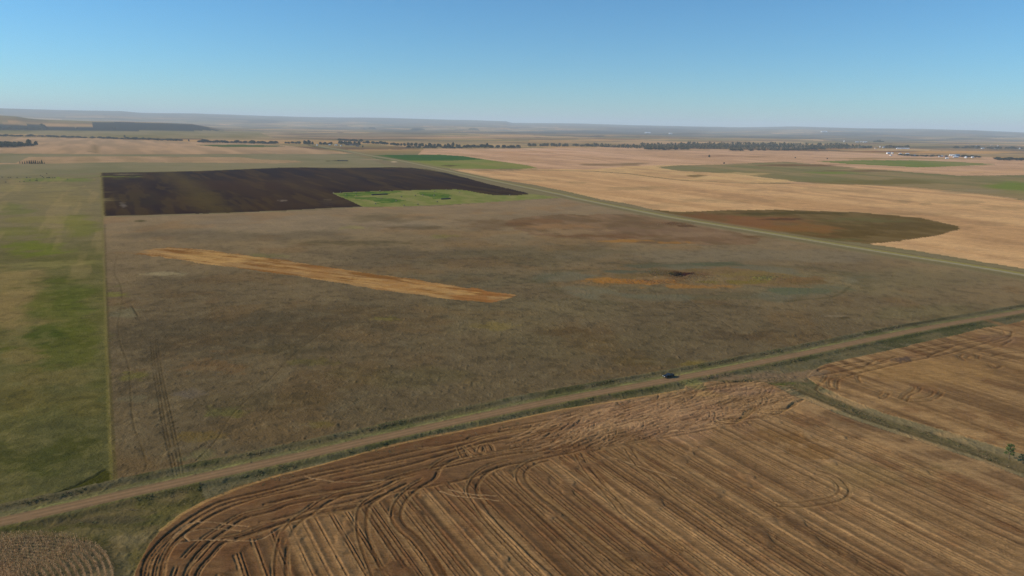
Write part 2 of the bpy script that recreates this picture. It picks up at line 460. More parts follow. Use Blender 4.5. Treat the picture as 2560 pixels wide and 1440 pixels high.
for (u, v, ru, rv, c, s) in ((1350, 380, 120, 2, (168, 134, 108), .6), (1800, 391, 60, 2, (128, 106, 92), .8), (1890, 393, 40, 2, (140, 118, 98), .7), (1700, 376, 110, 2, (140, 122, 104), .6), (2050, 372, 120, 3, (136, 112, 94), .7), (2200, 379, 120, 2.6, (130, 108, 92), .8), (2450, 380, 160, 4, (180, 148, 116), .8), (1350, 388, 160, 3, (170, 136, 112), .6), (2330, 397, 200, 2.6, (122, 112, 84), .6)):
    blob(u, v, ru, rv, c, s, 0.7, seed=141 + u % 11)
line([(1300, 372), (1400, 386), (1460, 394), (1530, 405), (1600, 411), (1740, 410), (1880, 408), (2000, 405)], 9, (134, 114, 90), 0.8)
line([(1200, 428), (1330, 425.5), (1480, 429), (1570, 435), (1640, 444), (1700, 451), (1860, 459), (2100, 461), (2250, 468), (2420, 482), (2560, 502)], 5, (118, 104, 72), 0.9)
for k in (np.flatnonzero((CLS == CI['stubble_field']) & (Rv > 700)),):
    f = fbm(X[k], Y[k], 70, 117, 4)
    mixc(k, COL[k] * np.array((.80, .80, .82)), sstep(0.56, 0.68, f) * 0.7)
    f = fbm(X[k], Y[k], 24, 118, 3)
    mixc(k, COL[k] * np.array((.86, .86, .88)), sstep(0.58, 0.72, f) * 0.7 * sstep(3000, 1200, Rv[k]))
    mixc(k, COL[k] * 1.1, sstep(0.40, 0.28, fbm(Sx[k], Tx[k] / 8, 12, 119, 2)) * 0.6 * sstep(3500, 1500, Rv[k]))
line([(236, 361), (238, 368), (240, 376), (239, 383)], 9, (108, 100, 84), .8)
blob(227, 378, 12, 1, (104, 98, 84), .8, .4)
# --- green hay ground and the dark patch beyond the ploughed field
field('hay_field', [(915, 388), (1000, 387.5), (1100, 387), (1160, 391), (1200, 397), (1320, 414), (1345, 421), (1280, 424), (1130, 423), (1040, 411), (950, 399)], (114, 120, 78), (124, 122, 84), 60, 3, seed=151)
field('hay_field', [(912, 388), (1000, 387.3), (1100, 386.6), (1160, 390.5), (1210, 398.5), (1130, 402), (1040, 402), (952, 400)], (74, 97, 64), (82, 103, 66), 80, 3, wob=2, seed=152)
blob(1125, 415, 25, 2.2, (84, 80, 62), .8, .6)
blob(1260, 424.5, 70, 2.6, (116, 104, 84), .8, .7)
blob(985, 405, 8, 2.2, (170, 150, 128), .9, .3)
blob(930, 399, 30, 2, (142, 128, 106), .7, .5)
blob(850, 402, 24, 1.3, (78, 78, 62), .9, .3)
blob(820, 403, 8, 1.3, (86, 84, 66), .8, .3)
# --- ploughed field with green hay patch
K_PL = field('ploughed_field', [(252, 432), (380, 430.5), (500, 428), (600, 424), (700, 420), (760, 419), (820, 420.5), (900, 420), (980, 418.5), (1030, 420), (1070, 424), (1120, 433), (1160, 444), (1210, 458), (1270, 472), (1320, 483.5), (1318, 487), (1290, 489.5), (1235, 489),
      (1195, 483), (1165, 477), (1140, 474.5), (1100, 475), (1000, 477.5), (900, 480), (830, 484), (865, 498), (908, 517), (800, 522), (700, 527), (560, 533), (400, 537), (300, 541), (260, 541), (256, 515)], (56, 52, 42), (66, 59, 46), 40, 6, wob=1.5, seed=161)
for (u, v, ru, rv, c, s) in ((310, 436, 45, 2, (104, 96, 82), .9), (300, 442, 55, 2.6, (98, 100, 64), .8), (425, 436, 16, 6, (84, 74, 60), .55), (470, 462, 40, 14, (78, 68, 52), .5), (510, 492, 45, 18, (80, 70, 50), .5), (308, 511, 9, 7, (108, 100, 94), .8), (708, 502, 12, 2, (122, 112, 102), .8),
                             (620, 462, 200, 12, (68, 58, 50), .5), (330, 500, 90, 22, (60, 56, 46), .5), (830, 505, 40, 6, (76, 68, 60), .5), (650, 515, 220, 10, (66, 56, 42), .6), (820, 500, 14, 2, (92, 84, 74), .7)):
    blob(u, v, ru, rv, c, s, 0.9, seed=170 + u % 19)
f = fbm(Sx[K_PL], Tx[K_PL] / 9, 16, 166, 3)
mixc(K_PL, alb((76, 66, 54), 1300), sstep(0.54, 0.68, f) * 0.55)
line(smooth(gp([(420, 431), (445, 445), (470, 462), (500, 488), (530, 515), (550, 532)])), 42, (84, 76, 58), .55, px=False, soft=1.0, broken=.3)
line(smooth(gp([(700, 452), (760, 474), (830, 496), (880, 514)])), 26, (76, 66, 54), .45, px=False, soft=1.0, broken=.35)
line(smooth(gp([(560, 440), (640, 470), (700, 505)])), 30, (72, 62, 50), .4, px=False, soft=1.0, broken=.35)
field('hay_field', [(830, 484), (900, 480), (1000, 477.5), (1100, 475), (1140, 474.5), (1165, 477), (1195, 483), (1235, 489), (1290, 489.5), (1330, 486), (1402, 495), (1300, 501), (1180, 509), (1100, 513), (1000, 517), (908, 517.5), (865, 498)], (108, 113, 68), (122, 119, 78), 16, 2, wob=1, seed=162)
for px in ([(838, 485), (900, 481), (1000, 478.5), (1008, 481), (960, 486), (905, 490), (868, 494), (852, 491)], [(858, 495), (930, 494), (975, 496), (1012, 501), (1000, 506), (960, 509), (940, 511), (950, 506), (915, 500), (880, 497)], [(1045, 482), (1090, 482), (1122, 487), (1130, 491), (1112, 497), (1085, 499), (1078, 494), (1050, 488)], [(975, 480), (995, 479.5), (990, 483), (978, 483)]):
    field('hay_field', px, (70, 93, 53), (96, 108, 62), 12, 1, wob=4, seed=163)
line([(908, 518), (1000, 518), (1100, 514), (1180, 510), (1250, 507), (1330, 501), (1400, 496)], 2.5, (84, 74, 56), 0.8, broken=.3)
line([(262, 541.5), (400, 538), (560, 534), (700, 528), (800, 523), (908, 518)], 5, (130, 116, 92), 0.9)
line([(264, 544), (400, 541), (560, 537), (640, 533)], 2.5, (72, 64, 50), 0.8, broken=.2)
line([(252, 432), (380, 430.5), (500, 428), (600, 424), (700, 420), (760, 419), (820, 420.5), (900, 420), (980, 418.5), (1040, 421), (1120, 433), (1160, 444)], 9, (128, 120, 88), .6, broken=.2)
line([(251, 432), (254, 480), (258, 541)], 4, (120, 108, 74), .7, broken=.2)
# --- middle prairie: many tones of dead grass
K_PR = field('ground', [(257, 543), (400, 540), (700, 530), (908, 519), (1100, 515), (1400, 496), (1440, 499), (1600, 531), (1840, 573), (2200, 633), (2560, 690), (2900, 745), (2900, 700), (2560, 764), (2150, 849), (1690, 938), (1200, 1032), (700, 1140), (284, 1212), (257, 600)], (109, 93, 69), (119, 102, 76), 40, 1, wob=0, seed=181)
near_f = sstep(900, 280, Rv[K_PR])  # view-angle brightening put into the colour: darker near, paler far out
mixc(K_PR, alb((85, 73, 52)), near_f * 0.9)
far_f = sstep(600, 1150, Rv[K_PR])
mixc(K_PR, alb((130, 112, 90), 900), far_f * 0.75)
for (u, v, ru, rv, c, s, ro) in ((560, 830, 330, 60, (74, 66, 52), .65, .8), (900, 800, 260, 50, (80, 72, 56), .5, .9), (700, 560, 330, 22, (124, 110, 92), .5, .8), (1000, 640, 280, 30, (92, 82, 66), .7, .9), (640, 590, 320, 14, (98, 88, 72), .6, .9), (1250, 560, 120, 14, (104, 86, 66), .7, 1.0),
        (950, 545, 90, 12, (98, 88, 70), .6, .8), (1040, 568, 90, 6, (92, 80, 62), .7, .9), (900, 607, 140, 6, (84, 76, 58), .7, .9), (1350, 640, 240, 26, (88, 80, 62), .6, .9), (1900, 640, 420, 18, (112, 102, 84), .6, .7), (2200, 700, 320, 40, (108, 98, 74), .6, .8),
        (1300, 780, 300, 50, (98, 88, 66), .6, .9), (1500, 860, 300, 40, (88, 78, 58), .6, .9), (430, 720, 160, 30, (86, 76, 60), .5, .8), (1150, 700, 200, 20, (90, 84, 66), .5, .9), (520, 920, 90, 20, (104, 80, 54), .5, .9), (600, 880, 60, 12, (102, 80, 56), .4, .9), (700, 870, 120, 18, (76, 68, 50), .5, .9),
        (410, 685, 55, 6, (132, 120, 92), .75, .8), (300, 781, 44, 16, (106, 106, 82), .35, 1.0), (285, 737, 30, 6, (104, 102, 52), .7, .8), (340, 995, 50, 12, (98, 96, 74), .3, 1.0), (330, 940, 50, 12, (92, 88, 46), .6, .9), (570, 1030, 60, 14, (92, 90, 52), .6, .9), (500, 1090, 60, 12, (98, 82, 46), .6, .9), (500, 1140, 60, 18, (94, 90, 62), .6, 1.0),
        (960, 797, 40, 5, (104, 98, 56), .6, .8), (780, 905, 60, 10, (88, 82, 46), .5, .9), (800, 1060, 40, 8, (92, 84, 48), .6, .9), (1230, 815, 60, 10, (110, 96, 54), .5, .9), (660, 640, 50, 5, (108, 104, 66), .5, .9), (1110, 590, 40, 6, (112, 108, 66), .5, .9), (880, 570, 40, 5, (120, 114, 72), .5, .9), (350, 553, 16, 2.5, (72, 68, 46), .8, .5),
        (1420, 830, 80, 12, (80, 68, 50), .6, 1.0), (1820, 840, 90, 14, (82, 70, 54), .6, 1.0), (1660, 790, 120, 10, (88, 78, 60), .5, 1.0), (1745, 910, 40, 10, (106, 92, 50), .7, .8), (1600, 905, 100, 12, (84, 74, 50), .5, .9), (2110, 795, 16, 3, (66, 58, 42), .8, .5), (2090, 790, 30, 2, (120, 106, 84), .7, .5), (470, 985, 50, 14, (90, 82, 74), .5, .8),
        (1480, 545, 180, 16, (118, 104, 84), .4, .8), (2350, 780, 180, 20, (100, 92, 66), .5, .9), (1000, 940, 200, 30, (86, 78, 54), .5, .9), (700, 1000, 200, 30, (80, 70, 50), .5, .9), (1100, 560, 130, 9, (128, 114, 94), .5, .9), (1600, 720, 130, 12, (100, 92, 70), .5, .8)):
    blob(u, v, ru, rv, c, s, ro, seed=190 + (u * 7 + v) % 61)
mot = fbm(X[K_PR], Y[K_PR], 30, 207, 4)
mixc(K_PR, COL[K_PR] * np.array((.80, .80, .80)), sstep(0.54, 0.68, mot) * 0.4)
mixc(K_PR, COL[K_PR] * np.array((1.16, 1.13, 1.06)), sstep(0.46, 0.34, mot) * 0.4)
mot = fbm(Sx[K_PR], Tx[K_PR] / 7, 9, 208, 3)
mixc(K_PR, COL[K_PR] * np.array((1.12, 1.11, 1.08)), sstep(0.56, 0.68, mot) * 0.5)
mixc(K_PR, COL[K_PR] * np.array((1.05, .92, .78)), sstep(0.56, 0.70, fbm(X[K_PR], Y[K_PR], 45, 209, 3)) * 0.6)
# dark and pale tufts, only where the sampling can carry them
tuft = fbm(X[K_PR], Y[K_PR] * 1.0, 5.5, 211, 2)
mixc(K_PR, alb((60, 52, 36)), sstep(0.60, 0.76, tuft) * 0.40 * sstep(1100, 500, Rv[K_PR]))
mixc(K_PR, alb((126, 112, 82)), sstep(0.40, 0.24, tuft) * 0.15 * sstep(1100, 500, Rv[K_PR]))
# --- wetlands
k = field('wetland', [(1300, 545), (1380, 537), (1460, 536), (1530, 533), (1600, 538), (1700, 556), (1800, 574), (1870, 587), (1935, 598), (1900, 609), (1820, 612), (1700, 611), (1560, 606), (1450, 597), (1350, 588), (1300, 572), (1270, 556)], (120, 98, 76), (104, 86, 66), 14, 2, wob=4, wob2=16, seed=221)
for (u, v, ru, rv, c, s, ro) in ((1300, 560, 60, 7, (96, 76, 58), .8, 1.0), (1420, 566, 90, 6, (134, 104, 74), .6, 1.0), (1570, 603, 70, 4, (142, 104, 58), .8, 1.0), (1680, 607, 50, 3, (138, 100, 56), .7, 1.0), (1500, 590, 130, 6, (100, 76, 56), .7, 1.0), (1680, 559, 18, 3, (42, 36, 28), .9, .6), (1715, 566, 24, 3, (70, 54, 42), .7, .8), (1650, 580, 160, 10, (116, 94, 76), .6, 1.0), (1430, 580, 90, 7, (134, 112, 84), .6, 1.1), (1580, 560, 110, 6, (100, 82, 64), .6, 1.1), (1750, 585, 90, 7, (128, 106, 84), .5, 1.1),
        (1350, 553, 100, 5, (110, 84, 62), .7, 1.0), (1760, 598, 90, 5, (104, 82, 64), .6, 1.0), (1200, 553, 60, 5, (100, 82, 62), .5, 1.0)):
    blob(u, v, ru, rv, c, s, ro, seed=230 + u % 23)
k = field('wetland', [(1625, 524), (1700, 531), (1820, 526), (1950, 525), (2150, 532), (2300, 545), (2395, 566), (2400, 573), (2340, 590), (2250, 603), (2172, 610), (2080, 601), (1990, 588), (1880, 570), (1760, 551), (1690, 540)], (96, 81, 56), (106, 90, 64), 14, 2, wob=1.5, seed=241)
for (u, v, ru, rv, c, s, ro) in ((1870, 557, 160, 17, (116, 84, 60), .95, .8), (1990, 572, 120, 12, (118, 86, 56), .8, .9), (1760, 541, 90, 9, (110, 80, 58), .8, .8), (2150, 585, 70, 8, (84, 70, 44), .7, .9), (2000, 592, 100, 6, (96, 74, 50), .7, .9), (1960, 534, 160, 5, (76, 70, 44), .8, .8), (2250, 565, 140, 12, (84, 72, 50), .6, 1.0), (2150, 550, 120, 8, (94, 90, 62), .6, .9), (1950, 549, 80, 3, (72, 56, 38), .7, .9), (2080, 600, 60, 4, (92, 88, 58), .7, .9)):
    blob(u, v, ru, rv, c, s, ro, seed=250 + u % 23)
k = field('wetland', [(1470, 700), (1530, 688), (1620, 676), (1700, 668), (1800, 664), (1880, 670), (1960, 680), (2040, 690), (2075, 702), (2040, 716), (1940, 718), (1850, 720), (1780, 722), (1700, 720), (1600, 712), (1520, 706)], (112, 93, 68), (102, 86, 60), 12, 1.5, wob=3, wob2=14, seed=261)
for (u, v, ru, rv, c, s, ro) in ((1650, 664, 120, 7, (82, 82, 66), .8, .8), (1560, 679, 80, 5, (78, 80, 66), .8, .7), (1790, 660, 90, 6, (80, 84, 66), .8, .8), (2000, 728, 110, 9, (84, 88, 68), .85, .8), (2060, 722, 60, 12, (92, 90, 70), .6, .8), (1600, 704, 130, 7, (142, 100, 54), .9, .9), (1720, 716, 90, 5, (138, 100, 56), .7, 1.1), (1500, 699, 50, 4, (140, 102, 56), .8, .8), (1690, 690, 84, 13, (98, 78, 56), .9, 1.0), (1640, 694, 40, 6, (124, 102, 72), .7, 1.1), (1780, 696, 70, 9, (114, 98, 72), .8, 1.1),
        (1890, 686, 90, 9, (112, 96, 62), .8, 1.1), (2000, 699, 60, 8, (110, 86, 60), .7, 1.1), (2030, 704, 60, 6, (92, 78, 54), .6, 1.1), (1697, 685, 26, 7, (64, 50, 38), .8, .8), (1697, 685, 19, 5.5, (26, 21, 17), 1.0, .3), (1722, 684, 18, 3, (48, 36, 28), .9, .4), (1650, 682, 34, 9, (86, 76, 50), .7, 1.1), (1910, 694, 26, 6, (126, 122, 64), .7, 1.1), (1850, 705, 90, 5, (104, 92, 48), .7, 1.0), (1450, 729, 30, 5, (120, 98, 72), .6, .9), (1800, 740, 180, 9, (88, 82, 62), .6, .9)):
    blob(u, v, ru, rv, c, s, ro, seed=270 + u % 29)
line([(1345, 700), (1380, 690), (1440, 681), (1520, 670), (1600, 662), (1660, 657), (1740, 655), (1830, 660), (1950, 668), (2050, 684)], 2.5, (80, 78, 60), 0.45, broken=.25)
line([(2125, 715), (2105, 733), (2075, 744), (2010, 749), (1960, 755)], 2.5, (70, 66, 48), 0.5)
def band(u, v, ru, rv, r0, r1, c, strength, seed):
    cx, cy = ground_xy(u, v)
    ax = np.array(ground_xy(u + ru, v)) - np.array((cx, cy)); ay = np.array(ground_xy(u, v + rv)) - np.array((cx, cy))
    k = np.flatnonzero((np.abs(X - cx) < 420) & (np.abs(Y - cy) < 420) & (CLS != CI['wetland']))
    det = ax[0] * ay[1] - ax[1] * ay[0]
    x, y = X[k] - cx, Y[k] - cy
    d = np.hypot((x * ay[1] - y * ay[0]) / det, (ax[0] * y - ax[1] * x) / det) + .22 * (fbm(X[k], Y[k], 30, seed, 3) - .5) * 2
    mixc(k, alb(c, math.hypot(cx, cy)), sstep(r0 - .08, r0 + .03, d) * sstep(r1 + .06, r1 - .06, d) * strength * sstep(.40, .62, fbm(X[k], Y[k], 38, seed + 5, 3)))
band(1755, 702, 400, 58, .70, 1.0, (99, 97, 80), .55, 291)
band(1755, 702, 400, 58, .99, 1.04, (76, 72, 54), .5, 292)
kp = near_idx(gp([(1697, 685), (1700, 685)]), 14)
px_, py_ = ground_xy(1697, 685)
Z[kp] -= 1.6 * sstep(9, 4, np.hypot(X[kp] - px_, Y[kp] - py_))
# --- the uncut strip
K_ST = field('stubble_field', [(316, 633), (360, 626), (420, 619), (520, 625), (620, 640), (700, 650), (800, 666), (900, 680), (1000, 694), (1100, 709), (1200, 724), (1288, 738), (1262, 750), (1238, 757), (1170, 751), (1100, 745), (1000, 731), (900, 716), (800, 701), (700, 685), (600, 671), (480, 655), (400, 643)], (142, 112, 75), None, wob=2.2, seed=281)
ds = gp([(330, 632), (1260, 747)]); dv = (ds[1] - ds[0]) / np.linalg.norm(ds[1] - ds[0])
ps, pt = X[K_ST] * -dv[1] + Y[K_ST] * dv[0], X[K_ST] * dv[0] + Y[K_ST] * dv[1]
mixc(K_ST, alb((112, 78, 46), 600), sstep(0.48, 0.62, fbm(ps * 1.0, pt / 9, 6, 282, 3)) * 0.9)
mixc(K_ST, alb((168, 132, 84), 600), sstep(0.52, 0.66, fbm(ps, pt / 5, 6, 283, 3)) * 0.6)
REL[K_ST] += 0.06
for (u, v, ru, rv, c, s_) in ((1190, 737, 100, 14, (132, 90, 54), .7), (1000, 717, 110, 10, (140, 100, 60), .5), (760, 680, 120, 9, (136, 98, 60), .5), (560, 645, 120, 8, (168, 134, 84), .5), (330, 632, 34, 7, (112, 98, 76), .8), (1262, 745, 30, 12, (112, 88, 62), .5)):
    kb, fb = blob(u, v, ru, rv, c, 0.0, 1.0, seed=286)
    kb2 = np.isin(kb, K_ST)
    mixc(kb[kb2], alb(c, 600), fb[kb2] * 0 + s_ * sstep(1.2, .6, np.hypot((X[kb[kb2]] - ground_xy(u, v)[0]) / px_h0(u, v, ru), (Y[kb[kb2]] - ground_xy(u, v)[1]) / px_h0(u, v, ru))) * sstep(.3, .6, fbm(X[kb[kb2]], Y[kb[kb2]], 12, 287, 3)))
# --- left pasture
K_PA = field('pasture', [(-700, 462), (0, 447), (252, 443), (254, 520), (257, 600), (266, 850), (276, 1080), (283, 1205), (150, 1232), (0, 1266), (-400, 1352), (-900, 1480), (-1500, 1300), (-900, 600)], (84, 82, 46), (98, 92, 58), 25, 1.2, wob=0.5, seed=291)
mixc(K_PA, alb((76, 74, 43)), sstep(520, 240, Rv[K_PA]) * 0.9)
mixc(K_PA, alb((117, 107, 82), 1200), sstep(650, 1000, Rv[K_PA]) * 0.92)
for (u, v, ru, rv, c, s, ro) in ((40, 770, 110, 60, (124, 106, 70), .85, .9), (20, 700, 90, 30, (130, 112, 74), .7, .9), (170, 760, 90, 90, (79, 85, 40), .75, 1.0), (150, 870, 110, 50, (75, 79, 38), .65, 1.0), (100, 620, 70, 18, (96, 102, 46), .8, .9), (110, 940, 100, 26, (98, 88, 54), .6, .9), (60, 1000, 110, 40, (92, 84, 50), .6, .9), (210, 1010, 50, 40, (88, 80, 46), .5, .9),
        (130, 660, 100, 10, (120, 112, 70), .6, .9), (150, 450, 120, 5, (104, 112, 70), .8, .9), (145, 446, 5, 4, (108, 126, 62), .7, .5), (60, 470, 200, 12, (128, 118, 86), .7, .9), (160, 500, 90, 20, (126, 114, 80), .6, .9), (30, 520, 60, 20, (100, 104, 64), .6, .9), (200, 560, 50, 30, (100, 102, 52), .6, .9), (130, 550, 120, 12, (118, 112, 66), .5, .9), (60, 580, 90, 14, (104, 104, 56), .6, .9),
        (60, 1150, 120, 40, (62, 66, 34), .6, 1.0), (200, 1120, 60, 40, (62, 64, 30), .6, .9), (215, 860, 35, 70, (82, 82, 42), .5, .9), (110, 830, 40, 26, (60, 72, 34), .6, .9), (50, 890, 60, 20, (108, 94, 60), .6, .9)):
    blob(u, v, ru, rv, c, s, ro, seed=300 + (u + v) % 31)
f = fbm(Sx[K_PA], Tx[K_PA] / 12, 14, 309, 3)
mixc(K_PA, alb((134, 120, 88), 900), sstep(0.54, 0.68, f) * 0.3 * sstep(450, 700, Rv[K_PA]))
mixc(K_PA, COL[K_PA] * np.array((1.12, 1.06, 1.0)), sstep(0.52, 0.66, f) * 0.6)
mixc(K_PA, COL[K_PA] * .84, sstep(0.54, 0.68, fbm(X[K_PA], Y[K_PA], 22, 310, 4)) * 0.6)
tuft = fbm(X[K_PA], Y[K_PA], 5.0, 311, 2)
mixc(K_PA, alb((44, 46, 24)), sstep(0.60, 0.76, tuft) * 0.3 * sstep(900, 450, Rv[K_PA]))
mixc(K_PA, alb((118, 108, 68)), sstep(0.40, 0.26, tuft) * 0.2 * sstep(1000, 500, Rv[K_PA]))
field('pasture', [(150, 1231), (195, 1212), (235, 1192), (262, 1175), (275, 1178), (281, 1195), (283, 1206), (220, 1219)], (60, 60, 30), None, wob=0.3)
line([(143, 1233), (165, 1224), (195, 1211), (235, 1191), (262, 1174)], 1.3, (38, 42, 22), 0.8, depth=.2)
line([(252, 440), (255, 520), (258, 600), (262, 700), (267, 850), (277, 1080), (284, 1210)], 2.2, (106, 98, 60), 0.7)
line([(262, 560), (266, 700), (272, 850), (282, 1080), (288, 1205)], 1.2, (70, 62, 46), 0.6, broken=.2)
# tracks through the dead grass
def ruts(P, gauge, w, c, s, depth, n=6, broken=0.0, px=True):
    W = smooth(gp(P) if px else P, n)
    for o in (-gauge / 2, gauge / 2):
        line(offset(W, o), w, c, s, depth, px=False, broken=broken)
for P in ([(380, 853), (385, 914), (397, 985), (416, 1089), (442, 1193)], [(392, 853), (401, 928), (416, 999), (432, 1070), (458, 1193)]):
    ruts(P, 1.1, 0.6, (52, 44, 28), 0.5, 0.12, broken=.25)
line(smooth(gp([(293, 640), (286, 678), (302, 716), (305, 758), (295, 810), (302, 862), (321, 914), (326, 976), (333, 1056), (364, 1150), (359, 1179)])), 0.6, (56, 48, 32), 0.4, 0.1, px=False, broken=.3)
line(smooth(gp([(850, 801), (746, 876), (671, 952), (628, 990), (576, 1042), (538, 1103), (472, 1169)])), 0.6, (56, 48, 32), 0.38, 0.1, px=False, broken=.35)
line(smooth(gp([(330, 765), (345, 790)])), 0.8, (56, 48, 32), 0.6, 0.3, px=False)
line(smooth(gp([(1830, 1000 - 180), (1700, 742), (1640, 760)])), 0.8, (70, 60, 44), 0.4, 0.2, px=False, broken=.3)
# --- far road (gravel) with its verges
FR = smooth(gp([(800, 366), (860, 376), (920, 388), (1000, 402), (1130, 430), (1250, 456), (1400, 487), (1440, 496.5), (1600, 529), (1700, 548), (1840, 571), (2000, 597), (2200, 630), (2400, 661), (2560, 688), (2900, 748)]), 4)
line(FR, 46, (120, 110, 84), 0.9, px=False, dist=900)
line(offset(FR, -13), 12, (104, 96, 72), 0.7, px=False, dist=900)
line(offset(FR, 6.5), 5, (130, 122, 66), 0.9, px=False, dist=900)
line(offset(FR, 15), 4, (92, 82, 60), 0.6, px=False, broken=.3, dist=900)
line(FR, 6.5, (136, 129, 106), 1.0, px=False, cls='gravel_road', soft=.2, dist=900)
# --- near road with verges and ditches
NRD = smooth(gp([(-700, 1452), (-300, 1369), (0, 1307), (200, 1263), (400, 1218), (600, 1174.5), (800, 1131), (1000, 1086), (1200, 1042.5), (1400, 1001), (1700, 946.5), (2000, 887), (2300, 824.5), (2560, 779), (2900, 715), (3300, 645)]), 4)
kv = near_idx(NRD, 45)
dv_ = segdist(NRD, kv)
side = np.zeros(len(kv))
Pm = NRD
best = np.full(len(kv), 1e9)
for (x1, y1), (x2, y2) in zip(Pm[:-1], Pm[1:]):
    dx, dy = x2 - x1, y2 - y1
    ln = math.hypot(dx, dy)
    t = ((X[kv] - x1) * dx + (Y[kv] - y1) * dy) / ln ** 2
    dd = np.hypot(X[kv] - x1 - np.clip(t, 0, 1) * dx, Y[kv] - y1 - np.clip(t, 0, 1) * dy)
    s_ = (dx * (Y[kv] - y1) - dy * (X[kv] - x1)) / ln
    m_ = dd < best
    best[m_] = dd[m_]; side[m_] = s_[m_]
NEAR_STUB = [(250, 1700), (336, 1470), (342, 1435), (352, 1398), (372, 1362), (405, 1325), (455, 1285), (520, 1250), (600, 1218), (700, 1186), (800, 1160), (900, 1132), (1000, 1106), (1100, 1084), (1200, 1066), (1300, 1043), (1400, 1022), (1500, 1008), (1600, 992), (1712, 973), (1716, 962), (1770, 955), (1850, 950), (1905, 953), (1935, 962), (1950, 972), (1985, 990), (2020, 1004), (2100, 1038), (2200, 1072), (2300, 1106), (2400, 1138), (2460, 1155), (2560, 1197), (2800, 1290), (3100, 1420), (3300, 1800), (1280, 2600)]
RIGHT_STUB = [(2018, 944), (2030, 928), (2060, 913), (2130, 896), (2200, 882), (2300, 858), (2400, 836), (2470, 818), (2510, 815), (2560, 800), (2900, 735), (3300, 760), (3300, 1340), (2560, 1138), (2500, 1118), (2400, 1088), (2300, 1060), (2200, 1030), (2100, 990), (2045, 962)]
CORN = [(-300, 1400), (-60, 1350), (0, 1343), (100, 1338), (180, 1345), (235, 1362), (268, 1388), (284, 1415), (290, 1445), (292, 1700), (-500, 1700)]
# rough grass between the road and the fields
vg = kv[(side > -42) & (side < 13)]
CLS[vg] = CI['verge']
COL[vg] = alb((86, 78, 53))
mixc(vg, alb((88, 82, 60)), sstep(0.42, 0.6, fbm(X[vg], Y[vg], 9, 321, 3)) * 0.8)
mixc(vg, alb((62, 62, 36)), sstep(0.5, 0.64, fbm(X[vg], Y[vg], 16, 322, 3)) * 0.8)
field('verge', [(-300, 1370), (0, 1322), (500, 1210), (520, 1250), (440, 1290), (372, 1362), (342, 1435), (330, 1600), (280, 1600), (284, 1415), (235, 1362), (100, 1338), (-60, 1350), (-300, 1400)], (90, 80, 55), (72, 68, 42), 7, 1, wob=1, seed=331)
for (u, v, ru, rv, c, s, ro) in ((390, 1300, 90, 14, (74, 72, 42), .6, 1.1), (300, 1340, 60, 20, (96, 88, 58), .5, 1.0), (340, 1390, 30, 40, (84, 78, 46), .6, 1.1), (430, 1275, 60, 10, (94, 86, 50), .5, 1.0), (240, 1300, 120, 12, (70, 64, 50), .6, 1.0), (100, 1322, 110, 8, (66, 68, 36), .6, 1.0), (200, 1330, 90, 10, (100, 90, 62), .6, 1.1), (330, 1350, 40, 20, (110, 98, 72), .5, 1.1), (310, 1410, 20, 30, (98, 90, 66), .5, 1.0)):
    blob(u, v, ru, rv, c, s, ro, seed=340 + u % 13)
K_VG = np.flatnonzero(CLS == CI['verge'])
# --- near stubble
K_NS = field('stubble_field', NEAR_STUB, (101, 76, 52), None, wob=0.5, seed=351)
K_RS = field('stubble_field', RIGHT_STUB, (125, 99, 69), None, wob=0.5, seed=352)
rgt = sstep(-60, 110, X[K_NS])
mixc(K_NS, alb((123, 97, 67)), rgt * sstep(160, 330, Rv[K_NS]) * 0.85 + rgt * 0.35)
mixc(K_NS, alb((84, 61, 41)), sstep(-0.1, 1.0, 1 - rgt) * 0.25)
# headland boundary lower edge (where the straight rows start)
HB = smooth(gp([(560, 1440), (590, 1385), (650, 1335), (760, 1300), (900, 1267), (1040, 1228), (1180, 1196), (1320, 1160), (1440, 1136), (1600, 1106), (1780, 1074), (1850, 1066), (1900, 1046), (1990, 1030)]), 8)
hb_s = HB[:, 0] * CROSSD[0] + HB[:, 1] * CROSSD[1]
hb_t = HB[:, 0] * ROWD[0] + HB[:, 1] * ROWD[1]
o_ = np.argsort(hb_s); hb_s, hb_t = hb_s[o_], hb_t[o_]
for K in (K_NS, K_RS):
    rm = sstep(-1.5, 2.5, np.interp(Sx[K], hb_s, hb_t) - Tx[K] + wobx[K] * 2) if K is K_NS else np.ones(len(K))
    hm = 1 - rm
    g = fbm(Tx[K], Sx[K] / 22, 3.0, 363, 3)
    mixc(K, COL[K] * np.array((.72, .68, .64)), sstep(0.53, 0.68, g) * 0.55 * hm)
    mixc(K, COL[K] * np.array((1.25, 1.22, 1.18)), sstep(0.46, 0.32, g) * 0.55 * hm)
    g = fbm(Sx[K], Tx[K] / 14, 5.5, 361, 3)
    mixc(K, alb((84, 62, 41)), sstep(0.52, 0.68, g) * 0.55 * rm)
    mixc(K, alb((150, 120, 82)), sstep(0.48, 0.34, g) * 0.35 * rm)
    mixc(K, alb((88, 56, 34)), sstep(0.58, 0.7, n_b[K]) * 0.35)
    g = fbm(Sx[K], Tx[K] / 34, 1.7, 362, 2)
    mixc(K, COL[K] * np.array((.74, .70, .66)), sstep(0.54, 0.70, g) * 0.6 * rm)
    mixc(K, COL[K] * np.array((1.22, 1.2, 1.16)), sstep(0.46, 0.30, g) * 0.55 * rm)
    REL[K] += 0.30
